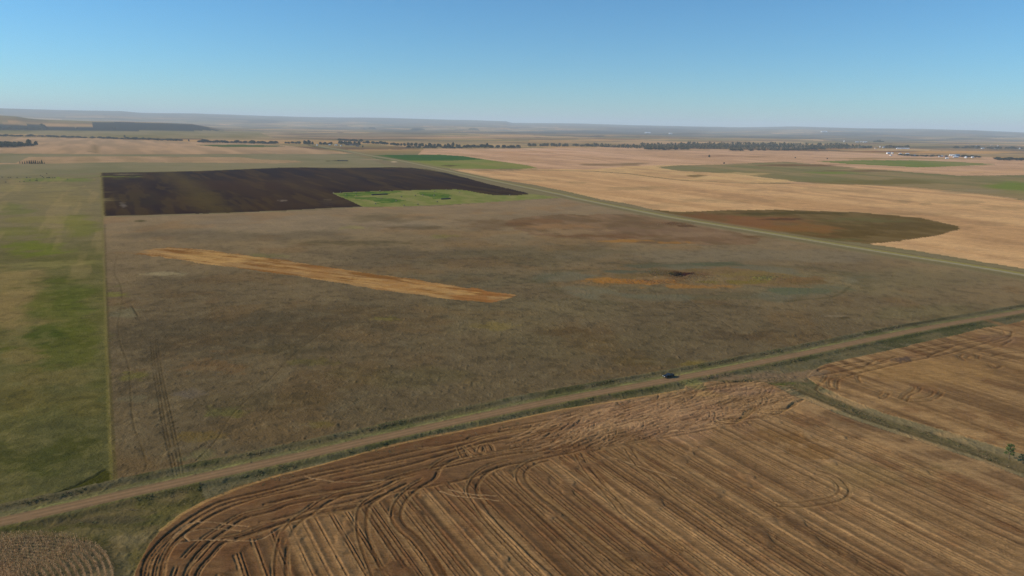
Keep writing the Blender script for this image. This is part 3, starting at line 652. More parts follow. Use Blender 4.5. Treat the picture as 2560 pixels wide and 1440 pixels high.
for (u, v, ru, rv, c, s, ro) in ((2050, 1010, 120, 22, (150, 120, 84), .6, 1.0), (2250, 1120, 150, 18, (148, 118, 82), .6, 1.0), (2420, 1170, 120, 16, (148, 120, 84), .5, 1.0), (2200, 1190, 160, 30, (116, 96, 64), .5, 1.0), (2330, 1090, 160, 10, (152, 122, 84), .4, 1.0), (2350, 930, 200, 40, (138, 108, 70), .6, .9),
        (2255, 899, 24, 7, (72, 62, 58), .8, 1.0), (2510, 850, 60, 12, (104, 82, 66), .6, 1.0), (1960, 1090, 60, 20, (98, 72, 44), .6, 1.0), (2030, 1130, 80, 20, (96, 70, 42), .6, 1.0), (1780, 985, 50, 8, (152, 122, 80), .7, .9), (1650, 1040, 220, 50, (136, 106, 80), .7, .8), (1850, 975, 90, 16, (118, 94, 76), .7, .9), (1340, 1090, 120, 20, (120, 92, 64), .5, .9)):
    blob(u, v, ru, rv, c, s, ro, seed=370 + u % 17)
# grassed waterway between the two stubble fields
WAY = smooth(gp([(1800, 948), (1900, 948), (1960, 955), (2050, 992), (2150, 1034), (2250, 1068), (2350, 1100), (2450, 1132), (2560, 1172), (2750, 1240)]), 5)
line(WAY, 9, (98, 86, 63), 0.95, px=False, cls='verge', soft=.25)
line(offset(WAY, 1), 4.5, (80, 75, 51), 0.6, px=False, broken=.35, depth=.1)
line(offset(WAY, -3.5), 2.5, (62, 58, 40), 0.6, px=False, broken=.4)
blob(1955, 958, 30, 6, (70, 80, 40), .8, .8)
blob(1880, 941, 170, 13, (110, 92, 72), .9, .9)
blob(1730, 958, 26, 8, (110, 108, 66), .8, .9)
blob(2020, 936, 60, 12, (112, 93, 72), .85, .9)
# --- wheel ruts and swaths in the near stubble
DK, LT = (62, 44, 28), (152, 122, 82)  # crushed soil with groove shade, and lit stubble edges, put into the colours
def arc(P, gauge=2.9, w=0.9, s=0.85, depth=0.5, broken=0.12):
    W = smooth(gp(P), 6)
    depth *= 0.13; s *= 0.56; w *= .8; broken = .22
    for o in (-gauge / 2, gauge / 2):
        line(offset(W, o), w, DK, s, depth, px=False, broken=broken)
        line(offset(W, o + math.copysign(0.9, o)), 0.7, LT, 0.26, -0.03, px=False, broken=.2)
def strip(P, w=1.0, s=0.9, depth=0.5, broken=0.1):
    W = smooth(gp(P), 6)
    depth *= 0.13; s *= 0.56; w *= .8; broken = .22
    line(W, w, DK, s, depth, px=False, broken=broken)
    line(offset(W, -0.95), 0.8, LT, 0.24, -0.03, px=False, broken=.2)
ROWV = None
s0 = hb_s.min() - 6
j = 0
s_cur = s0
while s_cur < 250:
    tb = float(np.interp(s_cur, hb_s, hb_t))
    fade = float(np.interp(s_cur, [-60, 20, 70, 140, 200], [1.0, 1.0, 0.75, 0.55, 0.5]))
    bend = 0.02
    def rowpts(off):
        t = np.linspace(tb + random.uniform(-2, 1), tb - 170, 16)
        return np.stack([(s_cur + off + bend * (tb - t) * 0.4) * CROSSD[0] + t * ROWD[0], (s_cur + off + bend * (tb - t) * 0.4) * CROSSD[1] + t * ROWD[1]], 1)
    st = fade * random.choice((0.25, 0.45, 0.7, 0.85, 1.0))
    line(rowpts(0), random.uniform(.45, .85), DK, st * .54, 0.05 * st, px=False, broken=.3)
    if random.random() < .3:
        line(rowpts(.95), .45, DK, st * .5, 0.08 * st, px=False, broken=.3)
    line(rowpts(-random.uniform(.8, 1.0)), .8, LT, 0.38 * max(st, .4), -0.04, px=False, broken=.3)
    step = random.choice((2.6, 3.4, 4.0, 4.6, 5.4))
    line(rowpts(step * .55), step * .5, (124, 96, 62) if random.random() < .55 else (90, 64, 40), random.uniform(.15, .45), random.uniform(-.05, .05), px=False, soft=.9, broken=.1)
    s_cur += step
    j += 1
# long headland passes that follow the field edge
strip([(352, 1470), (354, 1440), (365, 1400), (395, 1360), (440, 1320), (500, 1280), (562, 1252), (650, 1230), (725, 1210), (812, 1187), (940, 1162), (1000, 1150), (1150, 1115), (1250, 1083), (1375, 1062)], 1.1)
strip([(360, 1470), (363, 1440), (374, 1402), (404, 1363), (448, 1326), (508, 1287), (570, 1259), (655, 1237), (730, 1217), (818, 1194), (945, 1168), (1010, 1154)], .7, .7)
strip([(398, 1480), (401, 1440), (412, 1392), (442, 1350), (500, 1307), (562, 1274), (650, 1243), (750, 1222), (940, 1181), (1000, 1168), (1100, 1140), (1200, 1110), (1400, 1072)], 1.0)
strip([(380, 1480), (384, 1430), (400, 1385), (432, 1342), (490, 1297)], .6, .5)
arc([(445, 1480), (450, 1440), (466, 1405), (504, 1362), (560, 1322), (610, 1292), (675, 1276), (725, 1257), (825, 1240), (940, 1219), (1000, 1193), (1150, 1157), (1275, 1132), (1425, 1115)], 2.4, .8)
arc([(470, 1490), (482, 1432), (515, 1392), (550, 1356), (590, 1345), (637, 1330), (700, 1306), (775, 1287), (860, 1272), (900, 1265)], 2.2, .7, .7)
strip([(590, 1347), (637, 1331), (775, 1288), (900, 1266), (960, 1238), (1040, 1221), (1100, 1211), (1182, 1193), (1250, 1168), (1325, 1153), (1450, 1126)], .9)
strip([(650, 1306), (720, 1291), (800, 1270), (880, 1252), (960, 1228)], .8, .7)
strip([(660, 1262), (720, 1247), (790, 1232), (860, 1222), (940, 1206), (1050, 1178), (1160, 1150)], .9, .8)
strip([(700, 1200), (780, 1184), (860, 1168), (960, 1146), (1080, 1118), (1200, 1092), (1300, 1068)], .7, .55)
strip([(1160, 1105), (1250, 1080), (1400, 1056), (1500, 1034), (1600, 1013), (1712, 990)], 1.0, .85)
strip([(1250, 1072), (1400, 1045), (1500, 1022), (1600, 1006), (1712, 984)], .9, .7)
strip([(1200, 1099), (1300, 1078), (1400, 1064)], .9, .8)
strip([(1040, 1120), (1150, 1105), (1180, 1092), (1240, 1080)], .7, .6)
strip([(1480, 1128), (1560, 1112), (1640, 1098), (1720, 1084), (1790, 1070)], .9, .8)
strip([(1500, 1120), (1600, 1100), (1700, 1080), (1780, 1064)], .8, .7)
strip([(1760, 968), (1800, 960), (1860, 955)], 1.0, .9)
strip([(1765, 974), (1830, 968), (1880, 962)], .9, .8)
strip([(1790, 985), (1860, 976), (1925, 964)], .9, .8)
# turns
A = [[(705, 1470), (702, 1440), (701, 1400), (710, 1350), (725, 1320), (747, 1297), (775, 1280), (812, 1254), (862, 1232), (930, 1222)],
     [(960, 1470), (945, 1440), (922, 1385), (906, 1335), (904, 1292), (912, 1265), (934, 1247), (967, 1227), (1010, 1206)],
     [(1112, 1460), (1080, 1402), (1042, 1352), (1003, 1318), (990, 1295), (995, 1265), (1012, 1240), (1040, 1217), (1075, 1196), (1090, 1170), (1125, 1148), (1170, 1136)],
     [(1400, 1465), (1370, 1440), (1325, 1400), (1264, 1340), (1222, 1295), (1197, 1260), (1180, 1230), (1186, 1205), (1204, 1184), (1236, 1167), (1278, 1156)],
     [(1600, 1440), (1540, 1400), (1392, 1282), (1344, 1245), (1310, 1212), (1301, 1190), (1309, 1171), (1334, 1156), (1366, 1147)],
     [(1700, 1380), (1640, 1340), (1567, 1287), (1527, 1240), (1487, 1196), (1462, 1165), (1446, 1135)],
     [(1800, 1320), (1742, 1275), (1679, 1230), (1632, 1185), (1597, 1160), (1570, 1122)]]
for P in A[:2] + A[2:5]:
    arc(P, 2.8, .95, .95, .6)
for P in A[5:]:
    arc(P, 2.4, .8, .8, .5)
arc([(2040, 1180), (2075, 1190), (2098, 1205), (2110, 1227), (2094, 1244), (2060, 1253), (2000, 1261), (1940, 1260)], 3.0, .9, .8)
arc([(1150, 1115), (1158, 1135), (1165, 1145)], 2.0, .6, .5)
arc([(1168, 1115), (1185, 1130), (1200, 1138)], 2.2, .6, .5)
arc([(1200, 1130), (1205, 1118), (1218, 1115), (1225, 1128)], 1.8, .5, .5)
for P in ([(700, 1320), (640, 1352), (560, 1350), (480, 1352), (440, 1362)], [(470, 1352), (460, 1338), (480, 1328), (540, 1322), (600, 1328)], [(430, 1345), (470, 1310), (520, 1306), (620, 1318)], [(1100, 1228), (1140, 1240), (1200, 1246), (1245, 1252)], [(1120, 1224), (1180, 1236), (1240, 1240)], [(760, 1192), (830, 1204), (900, 1206), (960, 1200)], [(1520, 1142), (1580, 1160), (1640, 1180), (1690, 1196)]):
    line(smooth(gp(P)), .55, (146, 120, 88), .7, .12, px=False)
for P in ([(2286, 968), (2284, 975), (2263, 987), (2254, 999)], [(2303, 970), (2296, 980), (2275, 989), (2267, 1004)], [(2333, 980), (2326, 989), (2300, 996), (2272, 998)], [(2357, 982), (2345, 994), (2319, 1003), (2277, 1005)], [(2098, 943), (2077, 948), (2073, 958), (2077, 972)], [(2116, 943), (2098, 950), (2094, 960), (2094, 974)], [(2160, 938), (2146, 940), (2146, 948), (2152, 958)],
          [(2500, 874), (2440, 880), (2412, 884), (2400, 892), (2412, 903)], [(2460, 884), (2430, 886), (2416, 896)], [(2470, 888), (2450, 888), (2446, 898)], [(2478, 913), (2490, 920), (2503, 916)], [(2470, 912), (2482, 920), (2494, 921)], [(2222, 985), (2215, 994), (2200, 996)], [(2206, 982), (2196, 988)],
          [(2055, 985), (2040, 975), (2048, 960)], [(2068, 938), (2064, 948), (2056, 956)]):
    strip(P, 1.5, .9, .5, .1)
for P in ([(2023, 943), (2101, 931), (2148, 922), (2242, 898)], [(2044, 929), (2058, 921), (2124, 909), (2242, 893)], [(2110, 943), (2136, 936), (2195, 922), (2253, 908), (2359, 887), (2430, 868), (2500, 847), (2540, 836)], [(2256, 880), (2312, 868), (2406, 854), (2476, 844)], [(2265, 884), (2335, 875), (2406, 861), (2470, 850)], [(2290, 890), (2340, 884), (2372, 872)],
          [(2158, 918), (2190, 900), (2200, 905), (2236, 892)], [(2440, 822), (2476, 825), (2506, 829), (2508, 838), (2480, 847)], [(2430, 862), (2480, 858), (2520, 846), (2530, 830)], [(2450, 875), (2500, 866), (2530, 850)], [(2110, 918), (2130, 913), (2170, 912)], [(2440, 840), (2400, 846), (2360, 858)], [(2480, 890), (2530, 882), (2600, 884)], [(2500, 900), (2560, 896), (2620, 890)],
          [(2320, 893), (2345, 880), (2385, 866)], [(2060, 936), (2120, 926), (2180, 910)]):
    strip(P, 1.2, .85, .5, .1)
# trampled headland by the field gate: a tangle of short ruts
TR = gp([(1330, 1066), (1400, 1045), (1500, 1028), (1712, 985), (1850, 962), (1935, 968), (1985, 1000), (1900, 1030), (1860, 1052), (1780, 1070), (1620, 1102), (1440, 1132), (1300, 1138), (1250, 1120)])
lo, hi = TR.min(0), TR.max(0)
cnt = 0
base_a = math.atan2(CROSSD[1], CROSSD[0])
while cnt < 620:
    p = np.array([random.uniform(lo[0], hi[0]), random.uniform(lo[1], hi[1])])
    if not inside(TR, p[:1], p[1:])[0]:
        continue
    a0 = base_a + (float(fbm(p[:1], p[1:], 40, 410, 1)[0]) - .5) * 0.5 + random.gauss(0, .05)
    ln = random.uniform(4, 20)
    cv = random.gauss(0, 0.03)
    pts = [p]
    for q in range(5):
        a0 += cv * ln / 5
        pts.append(pts[-1] + np.array([math.cos(a0), math.sin(a0)]) * ln / 5)
    pts = np.array(pts)
    dark = random.random() < .55
    for oo in ((0.0, 2.2) if random.random() < .5 else (0.0,)):
      line(offset(pts, oo), random.uniform(.3, .65), (74, 52, 36) if dark else (160, 128, 92), random.uniform(.2, .5), random.uniform(.03, .09) if dark else -0.06, px=False)
    cnt += 1
for (u0, v0, u1, v1, n) in ((1870, 1030, 1985, 1020, 6), (1780, 1055, 1865, 1040, 6)):
    for q in range(n):
        f = q / n
        line(smooth(gp([(u0 + 6 * q, v0 - 4 * q * .4), ((u0 + u1) / 2 + 14 + 5 * q, (v0 + v1) / 2 + 12 - 3.2 * q), (u1 + 5 * q, v1 - 14 - 1.5 * q)])), .8, DK if q % 2 else LT, .6, .25, px=False, broken=.2)
# field margin: last pass left standing along the verge
line([(405, 1326), (455, 1287), (520, 1253), (600, 1221), (700, 1189), (800, 1163), (900, 1135), (1000, 1109), (1100, 1087), (1200, 1069), (1300, 1046), (1400, 1025), (1500, 1010), (1600, 994), (1712, 975)], 1.4, (150, 120, 76), .6, -.25)
# --- ditch profile, road bed
z = np.zeros(len(kv))
a = np.abs(side)
z += 0.35 * sstep(6.5, 3.2, a)
z -= 0.3 * sstep(5.0, 7.5, a) * sstep(12, 8, a)
z += 0.2 * sstep(9.5, 11.5, side) * sstep(15, 12, side)
Z[kv] += z
nv = (CLS[kv] == CI['verge'])
kk = kv[nv]; sd_ = side[nv]
mixc(kk, alb((58, 60, 32)), sstep(-4.2, -5.2, sd_ + wobx[kk] * 2) * sstep(-9.0, -6.0, sd_ + wobx[kk] * 6) * 0.25 + 0.45 * sstep(-4.2, -5.0, sd_) * sstep(-8.5, -6, sd_) * sstep(.42, .62, n_a[kk]))
mixc(kk, alb((60, 62, 34)), sstep(-10.5, -16, -np.abs(sd_ + 11)) * 0.0)
mixc(kk, alb((52, 48, 30)), sstep(8.5, 9.6, sd_ + wobx[kk] * 2.5) * sstep(12.0, 10.8, sd_ + wobx[kk] * 2.5) * (.15 + .5 * sstep(.4, .6, n_a[kk])))  # dark band: shade of the tall grass put into the ground colour
mixc(kk, alb((84, 82, 50)), sstep(4.5, 5.5, sd_) * sstep(8.2, 7.0, sd_) * 0.6)
mixc(kk, alb((110, 108, 64)), sstep(2.9, 3.3, sd_) * sstep(5.0, 4.0, sd_ + wobx[kk] * 2) * (.35 + .45 * sstep(.4, .6, n_b[kk])))
mixc(kk, alb((92, 88, 50)), sstep(-2.9, -3.2, sd_) * sstep(-4.6, -4.0, sd_) * 0.7)
line(NRD, 6.2, (118, 95, 70), 1.0, px=False, cls='dirt_road', soft=.15, dist=0)
for o, c in ((-2.3, (88, 72, 50)), (0.1, (98, 80, 58)), (2.3, (90, 76, 52)), (-1.1, (130, 104, 78)), (1.1, (128, 102, 76))):
    line(offset(NRD, o), 0.75, c, 0.55, px=False, soft=.8, dist=0, broken=.1)
# field entrance beside the parked truck
line([(1722, 957), (1732, 962), (1742, 967)], 8, (110, 104, 66), 0.6)
line([(2470, 802), (2490, 806), (2512, 815)], 6, (116, 92, 66), 0.8)
# --- standing-plant relief
cell = np.maximum(0.3, np.maximum(Rv * Rv / CAM_H * 0.00075, Rv * 0.0011))
tall = {'ground': .17, 'pasture': .16, 'verge': .24, 'wetland': .5, 'stubble_field': .16, 'ploughed_field': .25, 'hay_field': .15, 'dirt_road': .03, 'gravel_road': .02, 'hills': 0.0}
clump = sstep(.72, .95, vnoise(X / 1.6, Y / 1.6, 404)) * .20 + sstep(.80, .96, vnoise(X / 3.2, Y / 3.2, 405)) * .15
Z += clump * np.isin(CLS, [CI['ground'], CI['pasture'], CI['wetland'], CI['verge']]) * sstep(1000, 500, Rv) * np.where(CLS == CI['pasture'], .5, 1.0)
hn = (vnoise(X / 1.25, Y / 1.25, 401) - .5) * .55 + (vnoise(X / 2.9, Y / 2.9, 402) - .5) * .9 + (vnoise(X / 8, Y / 8, 403) - .5) * .8
tl = np.zeros(N)
for n_, h_ in tall.items():
    tl[CLS == CI[n_]] = h_
Z += REL * sstep(1200, 600, Rv) + hn * tl * np.clip(1.0 * 1.2 / np.maximum(cell, 1.2), 0.25, 1)

# --- faces, split by what covers the ground
ii, jj = np.meshgrid(np.arange(NR - 1), np.arange(NT - 1), indexing='ij')
q0 = (ii * NT + jj).ravel()
FACES = np.stack([q0, q0 + 1, q0 + NT + 1, q0 + NT], 1)[:, ::-1]
FC = CLS[q0]
XYZ = np.stack([X, Y, Z], 1)
BG = {'ground': M_GRASS, 'pasture': M_PASTURE, 'ploughed_field': M_SOIL, 'stubble_field': M_STUB, 'hay_field': M_PASTURE, 'wetland': M_GRASS, 'dirt_road': M_ROAD, 'gravel_road': M_ROAD, 'hills': M_FAR, 'verge': M_PASTURE}
INFO = {'ground': 'brown dry prairie grass spreading across the middle and far plain', 'pasture': 'green and tan grazed grass beside the fence line', 'ploughed_field': 'dark brown bare ploughed soil in two blocks', 'stubble_field': 'tan cut stubble with curving wheel ruts', 'hay_field': 'bright green regrowing hay ground',
        'wetland': 'rusty orange marsh grass in shallow basins', 'dirt_road': 'narrow brown dirt road running diagonally past the parked truck', 'gravel_road': 'pale straight gravel road running into the distance', 'hills': 'blue hazy hills along the skyline', 'verge': 'rough green grass in the ditches along the dirt road'}
for ci, cn in enumerate(CLASSES):
    f = FACES[FC == ci]
    if len(f) == 0:
        continue
    used, inv = np.unique(f, return_inverse=True)
    f2 = inv.reshape(f.shape).astype(np.int32)
    me = D.meshes.new(cn)
    me.vertices.add(len(used)); me.loops.add(f2.size); me.polygons.add(len(f2))
    me.vertices.foreach_set('co', XYZ[used].astype(np.float32).ravel())
    me.loops.foreach_set('vertex_index', f2.ravel())
    me.polygons.foreach_set('loop_start', np.arange(0, f2.size, 4, dtype=np.int32))
    me.polygons.foreach_set('use_smooth', np.ones(len(f2), bool))
    me.update(calc_edges=True)
    ca = me.attributes.new('albedo', 'FLOAT_COLOR', 'POINT')
    ca.data.foreach_set('color', np.concatenate([COL[used], np.ones((len(used), 1))], 1).astype(np.float32).ravel())
    me.materials.append(BG[cn])
    o = D.objects.new(cn, me)
    C.objects.link(o)
    tag(o, INFO[cn], cn.replace('_', ' '), kind='structure')

# ------------------------------------------------------------------ haze: the air over the plain
bm = bmesh.new()
bmesh.ops.create_cube(bm, size=1.0)
for v in bm.verts:
    v.co.x *= 132000; v.co.y *= 132000
    v.co.z = 620 if v.co.z > 0 else -900
me = D.meshes.new('haze'); bm.to_mesh(me); bm.free()
hz = D.objects.new('haze', me); C.objects.link(hz)
tag(hz, 'pale blue autumn haze over the whole plain', 'haze', kind='stuff')
hm = D.materials.new('haze'); hm.use_nodes = True
hm.node_tree.nodes.clear()
ho = hm.node_tree.nodes.new('ShaderNodeOutputMaterial'); hv = hm.node_tree.nodes.new('ShaderNodeVolumePrincipled')
hv.inputs['Color'].default_value = (0.80, 0.93, 1.0, 1)
hv.inputs['Density'].default_value = HAZE_D
hv.inputs['Anisotropy'].default_value = 0.0
hm.node_tree.links.new(hv.outputs[0], ho.inputs['Volume'])
hm.cycles.volume_sampling = 'DISTANCE'
hm.cycles.homogeneous_volume = True
me.materials.append(hm)

# ------------------------------------------------------------------ mesh helpers for the things standing on the land
def empty(name, loc, rz=0.0):
    o = D.objects.new(name, None)
    C.objects.link(o)
    o.location = loc; o.rotation_euler = (0, 0, rz)
    o.empty_display_size = 0.5
    return o

def mobj(name, bm, m, parent=None, smooth_=False, loc=None):
    me = D.meshes.new(name)
    bmesh.ops.recalc_face_normals(bm, faces=bm.faces)
    bm.to_mesh(me); bm.free()
    for x in (m if isinstance(m, list) else [m]):
        me.materials.append(x)
    if smooth_:
        for p in me.polygons:
            p.use_smooth = True
    o = D.objects.new(name, me)
    C.objects.link(o)
    if parent:
        o.parent = parent
    if loc is not None:
        o.location = loc
    return o

def box(bm, x0, x1, y0, y1, z0, z1, bev=0.0):
    vs = [bm.verts.new(p) for p in ((x0, y0, z0), (x1, y0, z0), (x1, y1, z0), (x0, y1, z0), (x0, y0, z1), (x1, y0, z1), (x1, y1, z1), (x0, y1, z1))]
    fs = [bm.faces.new([vs[i] for i in q]) for q in ((0, 3, 2, 1), (4, 5, 6, 7), (0, 1, 5, 4), (1, 2, 6, 5), (2, 3, 7, 6), (3, 0, 4, 7))]
    if bev:
        es = list({e for f in fs for e in f.edges})
        bmesh.ops.bevel(bm, geom=es, offset=bev, segments=2, affect='EDGES')

def cyl(bm, c, axis, r0, r1, h, n=20, cap=True):
    ax = Vector(axis).normalized()
    a = ax.orthogonal().normalized(); b = ax.cross(a)
    c = Vector(c)
    lo = [bm.verts.new(c + (a * math.cos(2 * math.pi * i / n) + b * math.sin(2 * math.pi * i / n)) * r0) for i in range(n)]
    hi = [bm.verts.new(c + ax * h + (a * math.cos(2 * math.pi * i / n) + b * math.sin(2 * math.pi * i / n)) * max(r1, 1e-3)) for i in range(n)]
    for i in range(n):
        bm.faces.new((lo[i], lo[(i + 1) % n], hi[(i + 1) % n], hi[i]))
    if cap:
        bm.faces.new(lo[::-1]); bm.faces.new(hi)

def loft(bm, rings, close=True):
    R = [[bm.verts.new(p) for p in r] for r in rings]
    n = len(R[0])
    for a, b in zip(R[:-1], R[1:]):
        for i in range(n if close else n - 1):
            bm.faces.new((a[i], a[(i + 1) % n], b[(i + 1) % n], b[i]))
    bm.faces.new(R[0][::-1]); bm.faces.new(R[-1])

def px_h(u, v, h):
    """metres that span h photo pixels at the ground point (u, v)"""
    p = pin(u, v)
    return h * math.hypot(p.x, p.y) / FPX

# ------------------------------------------------------------------ the parked pickup
def noemit(name, c, rough=.5, metal=0., spec=.5, coat=0.):
    m = mat(name, rough, c, metal)
    b = m.node_tree.nodes['Principled BSDF']
    b.inputs['Specular IOR Level'].default_value = spec
    b.inputs['Coat Weight'].default_value = coat
    return m
M_PAINT = noemit('dark_paint', (0.005, 0.006, 0.008), .45, 0.0, .35, .2)
M_GLASS = noemit('tinted_glass', (0.012, 0.015, 0.018), .08, 0, .6)
M_RUB = noemit('rubber', (0.012, 0.012, 0.012), .8)
M_CHR = noemit('chrome', (0.6, 0.6, 0.6), .2, 1.0)
M_LAMP = noemit('lamp_lens', (0.75, 0.75, 0.72), .15, 0, .6)
M_RED = noemit('red_lens', (0.35, 0.01, 0.01), .2)
rdv = gp([(1700, 946.5), (1600, 964.8)])
hd = rdv[1] - rdv[0]
truck = empty('pickup_truck', pin(1671, 944.5) + Vector((0, 0, 0.33)), math.atan2(hd[1], hd[0]))
tag(truck, 'dark pickup truck parked on the edge of the dirt road', 'truck')
W2 = 0.98
prof = [(2.92, .52), (2.95, .80), (2.88, 1.08), (2.60, 1.17), (1.55, 1.22), (1.30, 1.24), (-.95, 1.24), (-.98, 1.22), (-2.88, 1.18), (-2.92, .60), (-2.85, .50), (-2.35, .48), (-2.20, .80), (-1.85, .98), (-1.50, .80), (-1.35, .44), (1.35, .44), (1.50, .80), (1.85, .98), (2.20, .80), (2.35, .46)]
bm = bmesh.new()
L_ = [bm.verts.new((x, W2 - .02, z)) for x, z in prof]; R_ = [bm.verts.new((x, -W2 + .02, z)) for x, z in prof]
for i in range(len(prof)):
    k2 = (i + 1) % len(prof)
    bm.faces.new((L_[i], R_[i], R_[k2], L_[k2]))
bm.faces.new(L_); bm.faces.new(R_[::-1])
bmesh.ops.bevel(bm, geom=[e for e in bm.edges if len({v.co.y for v in e.verts}) == 1 and max(v.co.z for v in e.verts) > 1.0], offset=.05, segments=2, affect='EDGES')
mobj('body', bm, M_PAINT, truck)
bm = bmesh.new()
loft(bm, [[(1.42, -.90, 1.22), (1.42, .90, 1.22), (-.92, .90, 1.22), (-.92, -.90, 1.22)], [(.62, -.74, 1.80), (.62, .74, 1.80), (-.72, .74, 1.80), (-.72, -.74, 1.80)]])
mobj('cab_glass', bm, M_GLASS, truck)
bm = bmesh.new()
box(bm, -.80, .66, -.78, .78, 1.79, 1.90, .05)
mobj('roof', bm, M_PAINT, truck)
for sy in (-1, 1):
    for (xa, xb) in ((1.44, .64), (.22, .10), (-.90, -.74)):
        bm = bmesh.new()
        loft(bm, [[(xa + .07, sy * .925, 1.22), (xa - .07, sy * .925, 1.22), (xa - .07, sy * .88, 1.22), (xa + .07, sy * .88, 1.22)], [(xb + .05, sy * .765, 1.81), (xb - .05, sy * .765, 1.81), (xb - .05, sy * .72, 1.81), (xb + .05, sy * .72, 1.81)]])
        mobj('pillar', bm, M_PAINT, truck)
bm = bmesh.new()
box(bm, -2.80, -1.04, -.78, .78, 1.185, 1.235)
mobj('cargo_bed', bm, M_RUB, truck)
for sy in (-1, 1):
    bm = bmesh.new(); box(bm, -2.78, -1.0, sy * .88 - .08, sy * .88 + .08, 1.19, 1.38, .03); mobj('bed_rail', bm, M_PAINT, truck)
bm = bmesh.new(); box(bm, -2.92, -2.80, -.9, .9, 1.17, 1.37, .02); mobj('tailgate', bm, M_PAINT, truck)
for sx in (1.85, -1.85):
    for sy in (-1, 1):
        bm = bmesh.new(); cyl(bm, (sx, sy * .72, .40), (0, sy, 0), .40, .40, .27, 24)
        wh = mobj('wheel', bm, M_RUB, truck)
        bm = bmesh.new(); cyl(bm, (sx, sy * .985, .40), (0, sy, 0), .24, .20, .03, 16)
        mobj('rim', bm, M_CHR, wh)
for sy in (-1, 1):
    bm = bmesh.new(); box(bm, 2.86, 2.97, sy * .74 - .17, sy * .74 + .17, .86, 1.06, .02); mobj('headlight', bm, M_LAMP, truck)
    bm = bmesh.new(); box(bm, -2.95, -2.89, sy * .86 - .09, sy * .86 + .09, .85, 1.15, .02); mobj('tail_light', bm, M_RED, truck)
    bm = bmesh.new(); box(bm, .98, 1.18, sy * 1.10 - .11, sy * 1.10 + .11, 1.26, 1.44, .03); mobj('mirror', bm, M_PAINT, truck)
bm = bmesh.new(); box(bm, 2.90, 3.04, -.95, .95, .50, .72, .03); mobj('front_bumper', bm, M_CHR, truck)
bm = bmesh.new(); box(bm, 2.90, 2.98, -.52, .52, .76, 1.06, .02); mobj('grille', bm, M_CHR, truck)
bm = bmesh.new(); box(bm, -3.02, -2.90, -.92, .92, .50, .70, .03); mobj('rear_bumper', bm, M_CHR, truck)

# ------------------------------------------------------------------ trees
def leaf_mat(name, c, var=.35, sc=0.8):
    m = noisy(name, c, var, sc, .8)
    t = m.node_tree
    b = t.nodes['Principled BSDF']; b.inputs['Specular IOR Level'].default_value = 0.05
    out = [n for n in t.nodes if n.type == 'OUTPUT_MATERIAL'][0]
    tr = t.nodes.new('ShaderNodeBsdfTranslucent'); mx = t.nodes.new('ShaderNodeMixShader'); mx.inputs[0].default_value = .45
    t.links.new(b.inputs['Base Color'].links[0].from_socket, tr.inputs['Color'])
    t.links.new(b.outputs[0], mx.inputs[1]); t.links.new(tr.outputs[0], mx.inputs[2]); t.links.new(mx.outputs[0], out.inputs['Surface'])
    return m
M_BARK = noisy('bark', (0.09, 0.07, 0.05), .3, 2.0)
M_LEAF = leaf_mat('leaf_dark_green', (0.045, 0.055, 0.028))
M_LEAF2 = leaf_mat('leaf_olive', (0.085, 0.088, 0.038))
M_LEAF3 = leaf_mat('leaf_autumn', (0.13, 0.10, 0.045))
M_NEED = leaf_mat('needles', (0.022, 0.036, 0.024))

def limb(bm, a, b, r0, r1, n=6):
    cyl(bm, a, Vector(b) - Vector(a), r0, r1, (Vector(b) - Vector(a)).length, n)

def leaves(bm, rnd, lumps, n, size, mi=0):
    """many small clumps of leaf facets spread through the lumps of a crown"""
    for _ in range(n):
        cx, cy, cz, rx, ry, rz = rnd.choice(lumps)
        d = Vector((rnd.gauss(0, 1), rnd.gauss(0, 1), rnd.gauss(0, 1))).normalized() * (rnd.random() ** .45)
        p = Vector((cx + d.x * rx, cy + d.y * ry, cz + d.z * rz))
        nrm = (d + Vector((rnd.uniform(-.8, .8), rnd.uniform(-.8, .8), rnd.uniform(-.3, .9)))).normalized()
        a = nrm.orthogonal().normalized(); a.rotate(Matrix.Rotation(rnd.uniform(0, 6.28), 3, nrm)); b = nrm.cross(a)
        s = size * rnd.uniform(.6, 1.4)
        f = bm.faces.new([bm.verts.new(p + a * s), bm.verts.new(p + b * s * .8), bm.verts.new(p - a * s), bm.verts.new(p - b * s * .8)])
        f.material_index = mi

